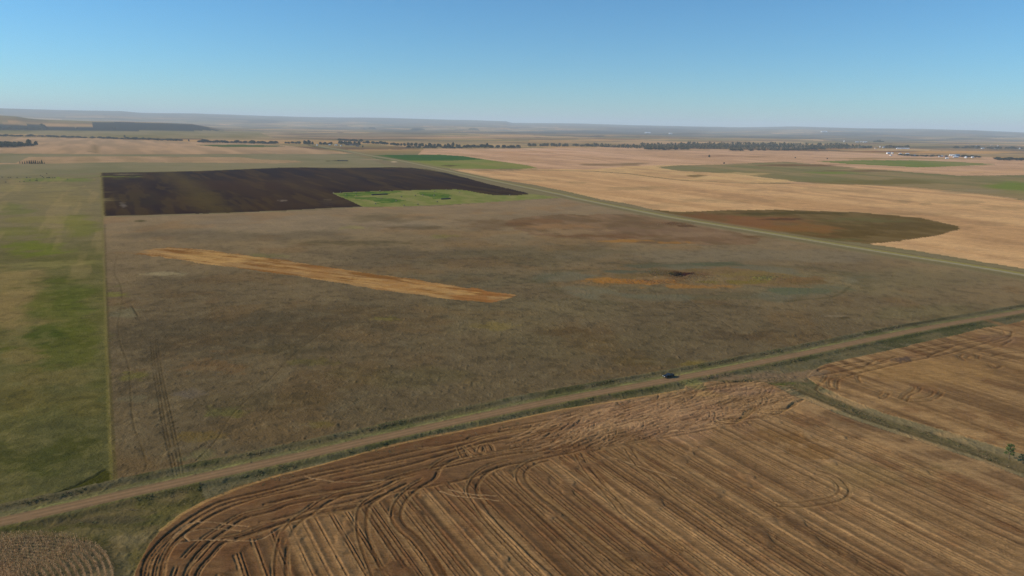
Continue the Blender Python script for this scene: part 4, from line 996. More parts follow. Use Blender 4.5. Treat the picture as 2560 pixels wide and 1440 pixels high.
def tree_mesh(kind, seed, n):
    """a tree one metre tall: trunk, limbs and crown in one mesh, for trees seen from kilometres away"""
    rnd = random.Random(seed)
    bm = bmesh.new()
    if kind == 'conifer':
        limb(bm, (0, 0, -.03), (0, 0, .95), .025, .004)
        lumps = [(rnd.uniform(-.02, .02), rnd.uniform(-.02, .02), z, .27 * (1.05 - z), .27 * (1.05 - z), .07) for z in np.linspace(.12, .95, 9)]
        for _ in range(n):
            cx, cy, cz, rx, ry, rz = lumps[min(8, int(rnd.random() ** 1.4 * 9))]
            a = rnd.uniform(0, 6.28); r = rnd.random() ** .5
            p = Vector((cx + math.cos(a) * rx * r, cy + math.sin(a) * ry * r, cz + rnd.uniform(-.05, .05)))
            o = Vector((math.cos(a), math.sin(a), -.35)).normalized(); t = Vector((-math.sin(a), math.cos(a), 0))
            s = .07 * rnd.uniform(.6, 1.3)
            f = bm.faces.new([bm.verts.new(p + o * s * 1.4), bm.verts.new(p + t * s), bm.verts.new(p - o * s), bm.verts.new(p - t * s)])
            f.material_index = 1
    else:
        hgt = {'broad': .14, 'bush': .05, 'tall': .12}[kind]
        wd = {'broad': .40, 'bush': .55, 'tall': .26}[kind]
        limb(bm, (0, 0, -.03), (.01, 0, hgt + .25), .035, .018)
        lumps = []
        for q in range(7):
            a = q * 2.4 + rnd.uniform(-.4, .4)
            z = hgt + .12 + (.72 - hgt) * ((q + .5) / 7)
            k_ = wd * .55 * (1 - .55 * q / 7)
            c = (math.cos(a) * k_, math.sin(a) * k_, z)
            limb(bm, (0, 0, hgt + .05 * q / 3), c, .014, .004, 5)
            s = rnd.uniform(.75, 1.15)
            lumps.append((*c, wd * .48 * s, wd * .48 * s, .15 * s))
        lumps.append((0, 0, .86, wd * .35, wd * .35, .13))
        lumps.append((0, 0, hgt + .2, wd * .8, wd * .8, .16))
        leaves(bm, rnd, lumps, n, .075, 1)
    me = D.meshes.new(kind + '_tree')
    bm.to_mesh(me); bm.free()
    return me

PROTO = {}
for kind, ml in (('broad', (M_LEAF, M_LEAF2, M_LEAF3, M_LEAF)), ('tall', (M_LEAF, M_LEAF2)), ('bush', (M_LEAF, M_LEAF2, M_LEAF3)), ('conifer', (M_NEED, M_NEED))):
    PROTO[kind] = []
    for i, lm in enumerate(ml):
        me = tree_mesh(kind, 50 + i * 7 + len(kind), 420)
        me.materials.append(M_BARK); me.materials.append(lm)
        PROTO[kind].append(me)

def tree(kind, u, v, hpx, label, group, var=None, wide=1.0, name=None):
    p = pin(u, v)
    h = 0.88 * hpx * math.hypot(p.x, p.y) / FPX
    me = PROTO[kind][random.randrange(len(PROTO[kind])) if var is None else var]
    o = D.objects.new(name or {'broad': 'broadleaf_tree', 'tall': 'poplar_tree', 'bush': 'bush', 'conifer': 'conifer_tree'}[kind], me)
    C.objects.link(o)
    o.location = p; o.rotation_euler = (0, 0, random.uniform(0, 6.28))
    o.scale = (h * wide, h * wide, h)
    tag(o, label, 'bush' if kind == 'bush' else 'tree', group)
    return o

def row(kind, pts, n, hpx, label, group, jit=(1, .4), hv=.25, var=None, wide=1.0):
    P = np.array(pts, float)
    L = np.concatenate([[0], np.cumsum(np.hypot(*np.diff(P, axis=0).T))])
    wide = max(wide, min(3.8, 2.6 * L[-1] / n / hpx))
    for i in range(n):
        s = L[-1] * (i + .5) / n
        u = np.interp(s, L, P[:, 0]) + random.uniform(-jit[0], jit[0]) * L[-1] / n * .5
        v = np.interp(s, L, P[:, 1]) + random.uniform(-jit[1], jit[1])
        tree(kind, u, v, hpx * random.uniform(1 - hv, 1 + hv), label, group, var, wide)

# left side
row('broad', [(-12, 325), (60, 325), (112, 325)], 10, 8, 'blue-green tree along the front of the far dark field at the upper left', 'trees in front of the far dark field', var=0, wide=1.3)
tree('broad', 106, 325, 15, 'tallest tree at the end of the tree row before the far dark field', None, 0, 1.2)
tree('broad', 114, 325, 10, 'lower spreading tree at the right end of the row before the far dark field', None, 3, 1.3)
tree('broad', 286, 325, 8, 'small tree standing alone against the far dark ploughed field', None, 0, 1.2)
tree('bush', 192, 323, 4, 'small dark bush on the edge of the far dark field', None, 0)
row('broad', [(-8, 341), (120, 342.5), (250, 346.5), (330, 348.5)], 34, 4.6, 'low dark tree in the thin shelterbelt crossing the far left fields', 'trees of the thin left shelterbelt', var=0, wide=1.25)
row('broad', [(330, 348.8), (400, 351), (452, 353)], 15, 5.2, 'dark tree in the gappy end of the left shelterbelt', 'trees in the gappy end of the left shelterbelt', wide=1.2)
row('broad', [(492, 356), (560, 357.5), (620, 358.5), (692, 360)], 24, 7, 'dark tree in the dense shelterbelt above the narrow green strip', 'trees of the shelterbelt above the green strip', var=0, wide=1.1)
tree('broad', 312, 344.5, 7, 'single tall tree rising above the thin left shelterbelt', None, 1)
tree('broad', 472, 354, 6, 'small lone tree in the gap between two left shelterbelts', None, 3)
row('broad', [(-14, 367), (20, 366), (60, 364)], 9, 11, 'olive tree in the grove at the left edge of the tan field', 'trees of the left edge grove', var=1, wide=1.1, jit=(1, 1))
row('broad', [(-14, 369), (30, 367.5), (80, 365.5)], 8, 8, 'dark lower tree at the front of the left edge grove', 'dark trees of the left edge grove', var=0, wide=1.2)
tree('broad', 73, 365, 16, 'tallest olive tree in the grove at the left edge', None, 1, 1.2)
tree('broad', 90, 364.5, 11, 'dark round tree at the right end of the left edge grove', None, 0, 1.3)
for i, u in enumerate((50, 56, 62, 68, 74, 79, 84, 89, 95, 100, 105, 111)):
    tree('conifer', u, 409 + (i % 3) * .3, (5.5, 6, 6, 7, 8, 8.5, 8, 8.5, 7, 6, 9, 5)[i], 'dark conifer in the short planted clump on the left tan field', 'conifers of the short planted clump')
# farmstead in the middle left
row('broad', [(713, 359), (735, 359.5), (752, 360)], 8, 6, 'dark tree in the short row left of the farmstead', 'trees left of the farmstead', var=0, wide=1.2)
row('broad', [(758, 362), (784, 362)], 5, 11, 'large dark tree in the clump at the left of the farmstead', 'large trees at the left of the farmstead', var=0, wide=1.0)
row('broad', [(798, 362.5), (832, 362)], 8, 7, 'tree standing among the white farmstead buildings', 'trees among the farmstead buildings', wide=1.1)
row('broad', [(846, 361.5), (880, 362), (900, 364)], 12, 9, 'dark tree in the grove around the dark farmstead sheds', 'trees around the dark sheds', var=0, wide=1.1)
row('broad', [(843, 352), (870, 353.5), (905, 356)], 12, 7, 'tree in the upper belt behind the farmstead', 'trees of the upper farmstead belt', var=0, wide=1.2)
tree('bush', 907, 369, 5, 'round dark bush alone at the right edge of the farmstead yard', None, 0, 1.0)
row('broad', [(905, 358), (960, 361), (1000, 365)], 14, 7, 'dark tree in the belt running right from the farmstead', 'trees of the belt right of the farmstead', var=0, wide=1.2)
row('tall', [(1003, 365), (1060, 367), (1110, 368), (1150, 369)], 20, 9, 'slim olive tree in the long double belt of the middle distance', 'slim olive trees of the middle belt', var=1, wide=1.5)
row('broad', [(1015, 370), (1080, 370.5), (1160, 371)], 14, 5.5, 'dark undergrowth tree at the foot of the middle belt', 'dark trees at the foot of the middle belt', var=0, wide=1.4)
tree('broad', 1133, 368, 14, 'tall round tree standing above the middle belt', None, 3, 1.0)
row('broad', [(1160, 370), (1220, 370), (1298, 371)], 18, 9, 'dark dense tree at the right end of the middle belt', 'dark dense trees of the middle belt end', var=0, wide=1.2)
tree('broad', 1218, 369, 13, 'tall dark tree in the right end of the middle belt', None, 0)
row('tall', [(1316, 366), (1370, 366.5), (1424, 367)], 15, 9, 'pale slim tree in the loose belt between the tan fields', 'pale slim trees of the loose belt', var=1, wide=1.5)
row('broad', [(1430, 366), (1460, 366.5), (1490, 366)], 6, 7, 'spaced round tree between the loose belt and the long wood', 'spaced trees before the long wood', wide=1.1)
# single field trees
tree('broad', 1773, 394, 8, 'lone round tree on a dark patch in the wide tan field', None, 1, 1.1)
tree('bush', 1810, 410, 5, 'lone dark bush on the field edge at the right of the tan field', None, 0)
tree('bush', 1988, 395.5, 3, 'small dark bush on the tan field below the long wood', None, 0, 1.3)
tree('bush', 2068, 397.5, 3.5, 'small dark bush left of the green field', None, 0, 1.3)
# front trees of the long wood
row('broad', [(1503, 368), (1545, 369)], 6, 5, 'small tree at the left front of the long wood', 'small trees at the left front of the long wood')
row('broad', [(1610, 374), (1660, 375), (1720, 374)], 14, 6, 'open grown tree in front of the middle of the long wood', 'trees in front of the long wood', wide=1.1)
row('broad', [(1818, 377), (1860, 377.5), (1950, 376)], 9, 5.5, 'spaced tree in front of the right part of the long wood', 'spaced trees in front of the long wood', wide=1.1)
row('broad', [(1928, 376.5), (2000, 376), (2060, 374)], 12, 6, 'dark tree along the lower right edge of the long wood', 'trees at the lower right edge of the long wood', var=0, wide=1.2)
# right-hand town
row('broad', [(2152, 371), (2180, 371)], 6, 6, 'dark tree among the silos right of the long wood', 'trees among the silos', var=0, wide=1.2)
row('broad', [(2212, 371), (2240, 370.5), (2272, 370.5)], 10, 8, 'olive tree in the belt behind the long white shed', 'trees behind the long white shed', wide=1.2)
row('broad', [(2240, 388.5), (2290, 391), (2348, 392)], 12, 4.5, 'dark tree in the yard of the white farm buildings at right', 'trees in the right farm yard', wide=1.3)
row('broad', [(2402, 393), (2450, 394)], 7, 5, 'tree beside the small white sheds at the right', 'trees beside the small white sheds', wide=1.2)
row('broad', [(2384, 371), (2420, 370), (2470, 372), (2560, 373)], 13, 5, 'dark tree in the far belt around the tall elevator', 'trees around the tall elevator', var=0, wide=1.4)
row('broad', [(2484, 400), (2520, 401), (2562, 402)], 8, 6.5, 'dark tree in the short windbreak at the far right edge', 'trees of the right edge windbreak', var=0, wide=1.3)
row('bush', [(2188, 355), (2208, 355)], 4, 4, 'dark low tree behind the farthest white sheds', 'trees behind the farthest white sheds', var=0, wide=1.2)

# the long wood: reads as one mass
rnd = random.Random(5)
bm = bmesh.new()
WOOD = [([(1478, 366), (1560, 368), (1600, 369.5)], 46, 7.5), ([(1548, 369), (1640, 371), (1760, 372), (1880, 372.5), (2000, 372), (2100, 371.5), (2150, 371)], 210, 8.5), ([(1600, 366.5), (1760, 367), (1900, 367.5), (2040, 368), (2120, 369)], 150, 9), ([(1700, 365), (1850, 364.5), (1980, 366)], 70, 9)]
for pts, n, hp in WOOD:
    P = np.array(pts, float)
    L = np.concatenate([[0], np.cumsum(np.hypot(*np.diff(P, axis=0).T))])
    for i in range(n):
        s = L[-1] * (i + rnd.random()) / n
        u, v = np.interp(s, L, P[:, 0]), np.interp(s, L, P[:, 1]) + rnd.uniform(-1.3, 1.3)
        p = pin(u, v); h = hp * rnd.uniform(.55, 1.05) * math.hypot(p.x, p.y) / FPX
        limb(bm, p, p + Vector((0, 0, h * .5)), h * .03, h * .015, 5)
        lumps = [(p.x + rnd.uniform(-.2, .2) * h, p.y + rnd.uniform(-.2, .2) * h, p.z + h * z, h * .42 * w, h * .42 * w, h * .2) for z, w in ((.25, 1.2), (.55, 1.2), (.75, .9), (.9, .5))]
        leaves(bm, rnd, lumps, 75, h * .105, 1 + (rnd.random() < .25))
o = mobj('woods', bm, [M_BARK, M_LEAF, M_LEAF2])
tag(o, 'long dark wood across the right middle distance', 'wood', kind='stuff')

# two shrubs by the grassed waterway, with parts
def near_tree(u, v, h, label, seed, lm, w=.34):
    rnd = random.Random(seed)
    t = empty('small_tree', pin(u, v)); tag(t, label, 'tree')
    bm = bmesh.new(); lumps = []
    limb(bm, (0, 0, -.1), (.1, 0, h * .5), .13, .07, 8); limb(bm, (.1, 0, h * .5), (.05, .1, h * .86), .07, .02, 6)
    for q in range(15):
        a = q * 2.4; z = h * (.22 + .66 * q / 15); r = h * w * (1.0 - .55 * q / 15) * rnd.uniform(.6, 1.1)
        c = Vector((math.cos(a) * r, math.sin(a) * r, z + rnd.uniform(0, .1) * h))
        limb(bm, (.05, .03, z - .1 * h), c, .04, .012, 5)
        s = rnd.uniform(.6, 1.2)
        lumps.append((*c, h * .12 * s, h * .12 * s, h * .09 * s))
    lumps.append((.05, .1, h * .9, h * .08, h * .08, h * .1))
    mobj('trunk', bm, M_BARK, t)
    bm = bmesh.new(); leaves(bm, rnd, lumps, 1500, .14); mobj('crown', bm, lm, t)
M_SH = leaf_mat('leaf_fresh', (0.15, 0.19, 0.06)); M_SH2 = leaf_mat('leaf_blue_green', (0.08, 0.11, 0.06))
near_tree(2522, 1147, 6.2, 'upright green young tree beside the grassed waterway at right', 3, M_SH, .27)
near_tree(2556, 1160, 4.0, 'low spreading dark green shrub right of the young tree', 4, M_SH2, .5)

# ------------------------------------------------------------------ hay bales
M_BALE = noisy('hay_bale', (0.20, 0.17, 0.10), .3, 6.0, .95)
M_BALE2 = noisy('shaded_hay_bale', (0.055, 0.055, 0.045), .3, 6.0, .95)  # darker copy of the hay: shaded side of the rows put into the colour
def bale_mesh(name, m):
    bm = bmesh.new()
    prof_ = [(0.0, .80), (.06, .86), (.7, .88), (1.4, .86), (1.46, .80)]
    n = 22
    loft(bm, [[(x - .73, math.cos(2 * math.pi * i / n) * r, .86 + math.sin(2 * math.pi * i / n) * r * (.97)) for i in range(n)] for x, r in prof_])
    bmesh.ops.recalc_face_normals(bm, faces=bm.faces)
    me = D.meshes.new(name); bm.to_mesh(me); bm.free(); me.materials.append(m)
    return me
bale1, bale2 = bale_mesh('round_bale', M_BALE), bale_mesh('shaded_round_bale', M_BALE2)
def bale(me, p, rz, label, group, sc=1.0):
    o = D.objects.new('round_bale', me); C.objects.link(o)
    o.location = p; o.rotation_euler = (0, 0, rz); o.scale = (sc, sc, sc)
    tag(o, label, 'hay bale', group)
for (u, v) in ((834, 484), (851, 483), (890, 482.5), (891, 491.5), (866, 489), (954, 497.5), (990, 503.5), (939, 511), (1003, 493.5), (1010, 515.5), (1038, 491), (1057, 489.5), (1045, 512.5), (1087, 480.5), (1085, 490.5), (1093, 506.5), (1116, 476), (1149, 482.5), (1274, 489.8)):
    bale(bale1, pin(u, v), random.uniform(0, 3.1), 'round hay bale lying alone on the green hay ground', 'single bales on the green hay ground', 1.15)
bale(bale1, pin(950, 480), .3, 'tall pale round bale on the edge between green hay ground and dark soil', None, 1.5)
for (ua, va, ub, vb, n, lab, grp) in ((930, 489, 968, 487.3, 17, 'dark round bale in the longer row on the green hay ground', 'longer row of dark bales'), (1104, 499.6, 1125, 498.4, 10, 'dark round bale in the shorter row on the green hay ground', 'shorter row of dark bales')):
    a, b = pin(ua, va), pin(ub, vb)
    for i in range(n):
        f = i / (n - 1)
        bale(bale2, a.lerp(b, f) + Vector((random.uniform(-.1, .1), random.uniform(-.1, .1), 0)), math.atan2((b - a).y, (b - a).x) + random.uniform(-.04, .04), lab, grp, 1.2)
a, b = pin(845, 402.3), pin(868, 403)
for i in range(12):
    bale(bale2, a.lerp(b, i / 11), math.atan2((b - a).y, (b - a).x) + random.uniform(-.04, .04), 'dark round bale in the far row beyond the ploughed field', 'far row of dark bales', 1.9)

# ------------------------------------------------------------------ cattle in the far pasture
M_COW = noisy('black_hide', (0.015, 0.013, 0.012), .3, 2.0, .8)
bm = bmesh.new()
def ring(x, z, ry, rz, n=10):
    return [(x, math.cos(2 * math.pi * i / n) * ry, z + math.sin(2 * math.pi * i / n) * rz) for i in range(n)]
loft(bm, [ring(-1.1, 1.15, .12, .15), ring(-1.0, 1.1, .30, .34), ring(-.5, 1.02, .38, .42), ring(.1, .98, .40, .44), ring(.6, 1.0, .36, .45), ring(.95, 1.08, .22, .32), ring(1.25, 1.0, .15, .22), ring(1.5, .78, .14, .17), ring(1.75, .55, .09, .10)])
for x in (-.85, .65):
    for y in (-.22, .22):
        cyl(bm, (x, y, -.02), (.02, 0, 1), .06, .13, .85, 7)
cyl(bm, (-1.12, 0, .45), (0, 0, 1), .03, .05, .72, 6)
bmesh.ops.recalc_face_normals(bm, faces=bm.faces)
cow_me = D.meshes.new('cow'); bm.to_mesh(cow_me); bm.free(); cow_me.materials.append(M_COW)
for (u, v) in ((6, 444.3), (21, 444.8), (26, 444.8), (43, 444.8), (66, 444.8), (67, 444.3), (75, 444.5), (75, 451.5), (50, 455.5), (60, 455), (14, 456.5), (90, 452.5), (92, 448.6), (93, 453), (101, 439.5), (106, 442.6), (109, 445.2), (117, 435.3), (118, 445.2), (123, 444.6), (124, 445.2), (131, 445.2), (137, 445.4), (169, 449), (252, 441.5)):
    o = D.objects.new('cow', cow_me); C.objects.link(o)
    o.location = pin(u, v); o.rotation_euler = (0, 0, random.uniform(-.5, .5) + (math.pi if random.random() < .5 else 0)); o.scale = (1.15, 1.15, 1.15)
    tag(o, 'black cow grazing in the far left pasture', 'cow', 'cattle in the left pasture')

# ------------------------------------------------------------------ farm buildings
M_WHITE = noisy('white_metal_wall', (0.62, 0.62, 0.61), .05, .3, .5)
M_WROOF = noisy('white_metal_roof', (0.66, 0.66, 0.66), .05, .3, .5)
M_GREY = noisy('grey_metal', (0.34, 0.36, 0.38), .1, .3, .5)
M_BLUE = noisy('blue_grey_metal', (0.12, 0.19, 0.27), .1, .3, .5)
M_DKR = noisy('dark_shed', (0.06, 0.045, 0.045), .2, .3, .8)
M_TANW = noisy('tan_wall', (0.45, 0.36, 0.28), .1, .3, .8)
M_DOOR = noisy('door_panel', (0.25, 0.26, 0.28), .1, .5, .6)
MM = {'w': M_WHITE, 'r': M_WROOF, 'g': M_GREY, 'b': M_BLUE, 'd': M_DKR, 't': M_TANW}
def shed(u, v, w, dpt, h, mw, mr, rz, label, name='shed', group=None, pitch=.3):
    t = empty(name, pin(u, v) - Vector((0, 0, .2)), rz); tag(t, label, 'building', group)
    rh = dpt * pitch
    bm = bmesh.new()
    loft(bm, [[(x, -dpt / 2, 0), (x, dpt / 2, 0), (x, dpt / 2, h), (x, 0, h + rh), (x, -dpt / 2, h)] for x in (-w / 2, w / 2)])
    mobj('wall', bm, MM[mw], t)
    bm = bmesh.new()
    for sy in (-1, 1):
        a0 = h + .05; ov = .5
        loft(bm, [[(x, 0, h + rh + .08), (x, sy * (dpt / 2 + ov), a0 - ov * pitch * 2 + .08), (x, sy * (dpt / 2 + ov), a0 - ov * pitch * 2 + .28), (x, 0, h + rh + .3)] for x in (-w / 2 - ov, w / 2 + ov)])
    mobj('roof', bm, MM[mr], t)
    bm = bmesh.new(); box(bm, -w * .15, w * .15, -dpt / 2 - .08, -dpt / 2 - .01, 0, h * .8); mobj('door', bm, M_DOOR, t)
def silo(u, v, r, h, m, label, group=None):
    t = empty('silo', pin(u, v) - Vector((0, 0, .2))); tag(t, label, 'silo', group)
    bm = bmesh.new(); cyl(bm, (0, 0, 0), (0, 0, 1), r, r, h, 20)
    for q in range(1, 5):
        cyl(bm, (0, 0, h * q / 5), (0, 0, 1), r * 1.015, r * 1.015, .15, 20)
    mobj('wall', bm, MM[m], t, True)
    bm = bmesh.new(); cyl(bm, (0, 0, h + .02), (0, 0, 1), r * 1.05, r * .12, r * .55, 20); mobj('roof', bm, MM[m], t)
def arched(u, v, w, dpt, m, rz, label):
    t = empty('arched_barn', pin(u, v) - Vector((0, 0, .2)), rz); tag(t, label, 'building')
    bm = bmesh.new(); n = 12
    loft(bm, [[(x, math.cos(math.pi * i / n) * dpt / 2, math.sin(math.pi * i / n) * dpt * .48) for i in range(n + 1)] for x in (-w / 2, w / 2)])
    mobj('wall', bm, MM[m], t, False)
    bm = bmesh.new(); box(bm, -w / 2 - .1, -w / 2 - .02, -dpt * .25, dpt * .25, 0, dpt * .32); mobj('door', bm, M_DOOR, t)
def cab(u, v, m, label):
    t = empty('grain_elevator', pin(u, v) - Vector((0, 0, .2)), .1); tag(t, label, 'elevator')
    bm = bmesh.new(); box(bm, -14, 14, -9, 9, 0, 17); mobj('bin_block', bm, MM[m], t)
    bm = bmesh.new(); box(bm, -14.4, 12, -4, 4, 17.02, 20.5); mobj('headhouse', bm, M_GREY, t)
    bm = bmesh.new(); box(bm, -23, -14.05, -6, 6, 0, 9); mobj('loading_shed', bm, M_GREY, t)
# middle-left farmstead
silo(793, 364.3, 3.6, 6.0, 'w', 'small round white bin at the left of the farmstead')
shed(824, 363.6, 9, 8, 4, 'w', 'r', .2, 'small pale grey house between trees of the farmstead', 'house')
arched(840, 363.6, 12, 13, 'w', 1.2, 'bright white arched barn of the farmstead')
shed(853, 365.2, 7, 6, 4, 'w', 'g', .6, 'little pale shed right of the white arched barn')
shed(878, 363.4, 62, 12, 4.2, 'd', 'd', .12, 'long dark shed on the right of the farmstead')
shed(858, 356.3, 34, 11, 4, 't', 't', .1, 'long pale roofed shed between the two farmstead belts')
shed(894, 366.5, 16, 9, 4, 't', 'd', .1, 'low tan and dark shed at the right end of the farmstead')
# far white sheds left of the right-hand town
shed(1619, 333, 120, 40, 12, 'w', 'r', .1, 'long white far building on the dark field near the horizon')
shed(1676, 335.3, 60, 30, 12, 'w', 'r', .1, 'short white far building on the dark field near the horizon')
shed(2060, 330.3, 150, 50, 14, 'w', 'r', .1, 'farthest white building just under the horizon at right')
# right-hand town
silo(2110, 355.3, 6, 15, 'w', 'lone white far silo at the left of the farthest sheds')
shed(2142, 356.2, 32, 14, 6, 'g', 'r', .1, 'pale grey far shed right of the lone white silo')
shed(2152, 355.8, 16, 12, 8, 'g', 'r', .1, 'small grey far shed in the middle of the farthest sheds')
shed(2160, 356, 22, 14, 7, 'w', 'r', .1, 'left one of two bright white far sheds')
shed(2165, 356, 22, 14, 7, 'w', 'r', .1, 'right one of two bright white far sheds', group=None)
shed(2127, 369, 13, 10, 7, 'w', 'r', 1.2, 'white gabled house at the right end of the long wood', 'house', pitch=.5)
silo(2148, 369.6, 3.6, 14, 'w', 'slim white silo left of the blue silos')
for i, u in enumerate((2152, 2156, 2160, 2164)):
    silo(u, 369.4, 4.2, 11, 'b', 'blue grey silo in the close row by the long wood', 'row of blue grey silos')
shed(2171, 368.8, 18, 10, 6, 'g', 'r', .2, 'grey shed right of the blue silos')
shed(2188, 372, 14, 10, 4, 't', 't', .6, 'pinkish tan shed standing alone below the silos')
silo(2200, 369.7, 3.8, 13, 'w', 'bright white silo at the left end of the green shed')
shed(2214, 369.8, 42, 14, 6, 'g', 'b', .02, 'long grey green shed right of the white silo')
shed(2257, 372.4, 88, 12, 4, 'w', 'r', -.04, 'very long low white shed in front of the tree belt')
shed(2221, 385, 22, 10, 5, 'w', 'r', .3, 'white barn at the left of the right farm yard', 'barn', pitch=.5)
shed(2231, 384.2, 9, 8, 4, 'w', 'r', .2, 'small white shed right of the left white barn')
shed(2227, 389.5, 9, 7, 3.5, 'w', 'r', .2, 'small white shed below the left white barn')
shed(2250, 385.4, 14, 8, 4, 't', 'r', .1, 'pale tan shed in the middle of the right farm yard')
shed(2268, 386.2, 18, 9, 4.5, 't', 'r', .1, 'wide pale shed next to the dark trees of the right farm yard')
shed(2284, 390.5, 22, 10, 5, 'b', 'b', .05, 'dark blue shed in the right farm yard')
shed(2315, 390.3, 10, 8, 4, 'w', 'g', .3, 'small white house among dark trees in the right farm yard', 'house')
silo(2347, 393.4, 2.2, 7, 'w', 'thin white bin left of the pale curved barn')
arched(2353, 391.5, 14, 13, 'w', .3, 'pale arched barn right of the thin white bin')
shed(2367, 397, 12, 8, 3.5, 'w', 'r', -.2, 'low white shed in front of a dark shed at right')
shed(2365, 392.5, 12, 9, 5, 'd', 'd', .2, 'dark shed behind the low white shed at right')
arched(2383, 390.2, 18, 20, 'w', 1.1, 'largest bright white arched barn of the right farm')
shed(2377, 389.2, 14, 9, 4, 'w', 'r', .1, 'white lean shed at the left of the largest arched barn')
shed(2392.5, 391.6, 20, 14, 8, 'b', 'b', .1, 'blue grey shed right of the largest arched barn')
shed(2389, 394, 24, 9, 3.6, 'g', 'r', .05, 'pale blue roofed low shed under the blue grey shed')
shed(2414, 395.2, 16, 10, 5, 'w', 'r', .8, 'white shed with steep roof among the right trees', pitch=.5)
shed(2431, 394.6, 11, 8, 4, 'w', 'r', .1, 'last small white shed at the right of the farm')
cab(2444, 370.5, 'b', 'tall blue grey grain elevator standing above the far right trees')
shed(2456.5, 372, 22, 10, 5, 'w', 'r', .1, 'white shed right of the grain elevator')
shed(2491, 372.2, 40, 12, 5, 'w', 'r', .05, 'long white shed in the far right tree belt')
silo(2549, 373, 5, 9, 'w', 'bright white bin at the far right edge')
shed(2478, 364.5, 10, 8, 6, 't', 't', .1, 'small pinkish house beyond the far right belt', 'house')
shed(2495, 365.3, 12, 8, 5, 'w', 'g', .1, 'small white house beyond the far right belt', 'house')

# ------------------------------------------------------------------ standing corn in the near left corner
M_CORN = leaf_mat('dry_corn', (0.62, 0.41, 0.21), .35, 1.3)
M_CORN2 = leaf_mat('dry_corn_brown', (0.46, 0.28, 0.13), .35, 1.3)
rnd = random.Random(9)
cb = gp([(292, 1520), (289, 1450), (283, 1418), (268, 1390), (236, 1364), (182, 1347), (100, 1340), (0, 1345), (-90, 1354), (-200, 1372)])
CB = smooth(cb, 8)
ctr = np.array(ground_xy(30, 1480))
bm = bmesh.new()
cv = []
def blade(p, q, w):
    d = (q - p); sd_ = Vector((-d.y, d.x, 0))
    sd_ = (sd_.normalized() if sd_.length > 1e-6 else Vector((1, 0, 0))) * w
    f = bm.faces.new([bm.verts.new(p - sd_), bm.verts.new(p + sd_), bm.verts.new(q + sd_ * .4), bm.verts.new(q - sd_ * .4)])
    return f
for k in range(34):
    P = offset(CB, -1) * 0 + CB
    P = CB + (ctr - CB) / (np.linalg.norm(ctr - CB, axis=1)[:, None] + 1e-6) * (0.6 + k * 1.6)
    seg = np.hypot(*np.diff(P, axis=0).T); L = np.concatenate([[0], np.cumsum(seg)])
    s = rnd.uniform(0, .4)
    while s < L[-1]:
        x = float(np.interp(s, L, P[:, 0])) + rnd.gauss(0, .07); y = float(np.interp(s, L, P[:, 1])) + rnd.gauss(0, .07)
        s += rnd.uniform(.3, .55)
        if rnd.random() < .06 or y < 120 or np.hypot(x, y) > 260:
            continue
        h = rnd.uniform(1.7, 2.4); z = 0.0
        b = Vector((x, y, z - .1)); t = b + Vector((rnd.gauss(0, .12), rnd.gauss(0, .12), h))
        mi = int(rnd.random() < .45)
        for a in (0, 1.57):
            dx = Vector((math.cos(a), math.sin(a), 0)) * .03
            f = bm.faces.new([bm.verts.new(b - dx), bm.verts.new(b + dx), bm.verts.new(t + dx * .4), bm.verts.new(t - dx * .4)]); f.material_index = mi
        for q in range(6):
            a = rnd.uniform(0, 6.28); p = b.lerp(t, rnd.uniform(.25, .9)); o = Vector((math.cos(a), math.sin(a), 0)) * rnd.uniform(.3, .55)
            m1 = p + o * .6 + Vector((0, 0, .18)); e = p + o + Vector((0, 0, -rnd.uniform(.05, .3)))
            blade(p, m1, .05).material_index = mi; blade(m1, e, .045).material_index = mi
        blade(t, t + Vector((rnd.gauss(0, .1), rnd.gauss(0, .1), .25)), .05).material_index = 0
o = mobj('corn', bm, [M_CORN, M_CORN2]); tag(o, 'dry standing corn rows curving round the near left corner', 'corn', kind='stuff')

# ------------------------------------------------------------------ tall grass along the ditches, the waterway and the marsh
M_TG = leaf_mat('tall_grass_green', (0.14, 0.14, 0.05), .4, .5)
M_TG2 = leaf_mat('tall_grass_tan', (0.24, 0.18, 0.085), .35, .5)
M_TG3 = leaf_mat('tall_grass_rust', (0.34, 0.18, 0.07), .35, .5)
bm = bmesh.new()
def tuft_at(x, y, z, h, w, mi):
    n = 6
    for q in range(n):
        a = q * 6.283 / n + rnd.uniform(-.4, .4)
        o = Vector((math.cos(a), math.sin(a), 0)); sd_ = Vector((-o.y, o.x, 0)) * w * .35
        p = Vector((x, y, z - .1)); e = p + o * w * rnd.uniform(.7, 1.5) + Vector((0, 0, h * rnd.uniform(.6, 1.1)))
        f = bm.faces.new([bm.verts.new(p - sd_), bm.verts.new(p + sd_), bm.verts.new(e + sd_ * .5), bm.verts.new(e - sd_ * .5)]); f.material_index = mi
def zland(pts):
    """surface height at many points, from the nearest ground samples"""
    out = []
    for x, y in pts:
        r = math.hypot(x, y); th = math.atan2(x, y)
        i = min(max(int(np.searchsorted(RR, r)), 1), NR - 1); j = min(max(int(np.searchsorted(TH, th)), 1), NT - 1)
        out.append(float(Z[i * NT + j]))
    return out
SEGN = np.concatenate([[0], np.cumsum(np.hypot(*np.diff(NRD, axis=0).T))])
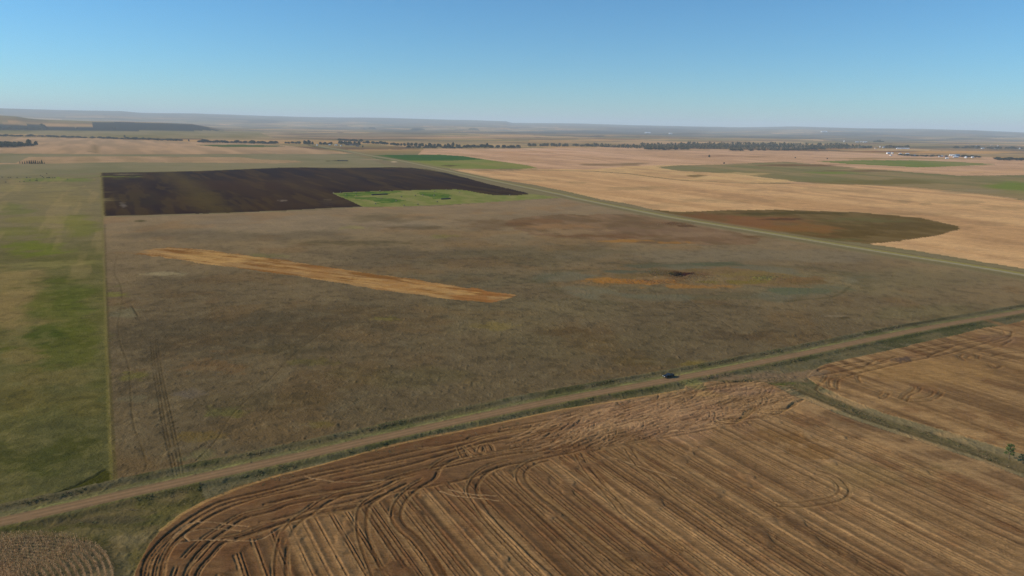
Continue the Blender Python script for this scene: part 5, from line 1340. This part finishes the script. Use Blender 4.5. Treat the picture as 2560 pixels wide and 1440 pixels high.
def along(path, off_lo, off_hi, n, hlo, hhi, mats, clump=18.0, thr=.45, seed=1):
    L = np.concatenate([[0], np.cumsum(np.hypot(*np.diff(path, axis=0).T))])
    d = np.gradient(path, axis=0); d /= np.linalg.norm(d, axis=1)[:, None]
    c = 0
    while c < n:
        s = rnd.uniform(0, L[-1]); o = rnd.uniform(off_lo, off_hi)
        x, y = np.interp(s, L, path[:, 0]), np.interp(s, L, path[:, 1]); tx, ty = np.interp(s, L, d[:, 0]), np.interp(s, L, d[:, 1])
        x, y = x - ty * o, y + tx * o
        c += 1
        if abs(math.atan2(x, y)) > .72 or math.hypot(x, y) > 750:
            continue
        if vnoise(np.array([x / clump]), np.array([y / clump]), seed)[0] < thr:
            continue
        tuft_at(x, y, zland([(x, y)])[0], rnd.uniform(hlo, hhi), rnd.uniform(.3, .6), rnd.choice(mats))
along(NRD, -8.5, -4.4, 1500, .2, .4, (0, 0, 1), 12, .5, 3)
along(NRD, 9.0, 11.4, 1300, .25, .5, (0, 1, 1), 16, .5, 4)
along(NRD, -16, -8, 1200, .2, .35, (0, 1, 1), 10, .5, 5)
along(WAY, -4, 4, 700, .2, .4, (0, 1, 1), 9, .45, 6)
for (u, v, ru, rv, n, mats) in ((1740, 692, 60, 8, 200, (1, 2)), (1645, 683, 30, 9, 160, (1, 1, 2)), (1910, 694, 40, 7, 160, (0, 1)), (1640, 704, 130, 6, 260, (2, 2, 1)), (1690, 560, 40, 4, 300, (2, 1))):
    for _ in range(n):
        a = rnd.gauss(0, .5); b = rnd.gauss(0, .5)
        x, y = (float(q) for q in ground_xy(u + a * ru, v + b * rv))
        if v > 1000 and inside(gp(NEAR_STUB), np.array([x]), np.array([y]))[0]:
            continue
        tuft_at(x, y, zland([(x, y)])[0], rnd.uniform(.3, .7), rnd.uniform(.3, .7), rnd.choice(mats))
o = mobj('tall_grass', bm, [M_TG, M_TG2, M_TG3]); tag(o, 'rough tall grass along the ditches, waterway and marsh', 'grass', kind='stuff')
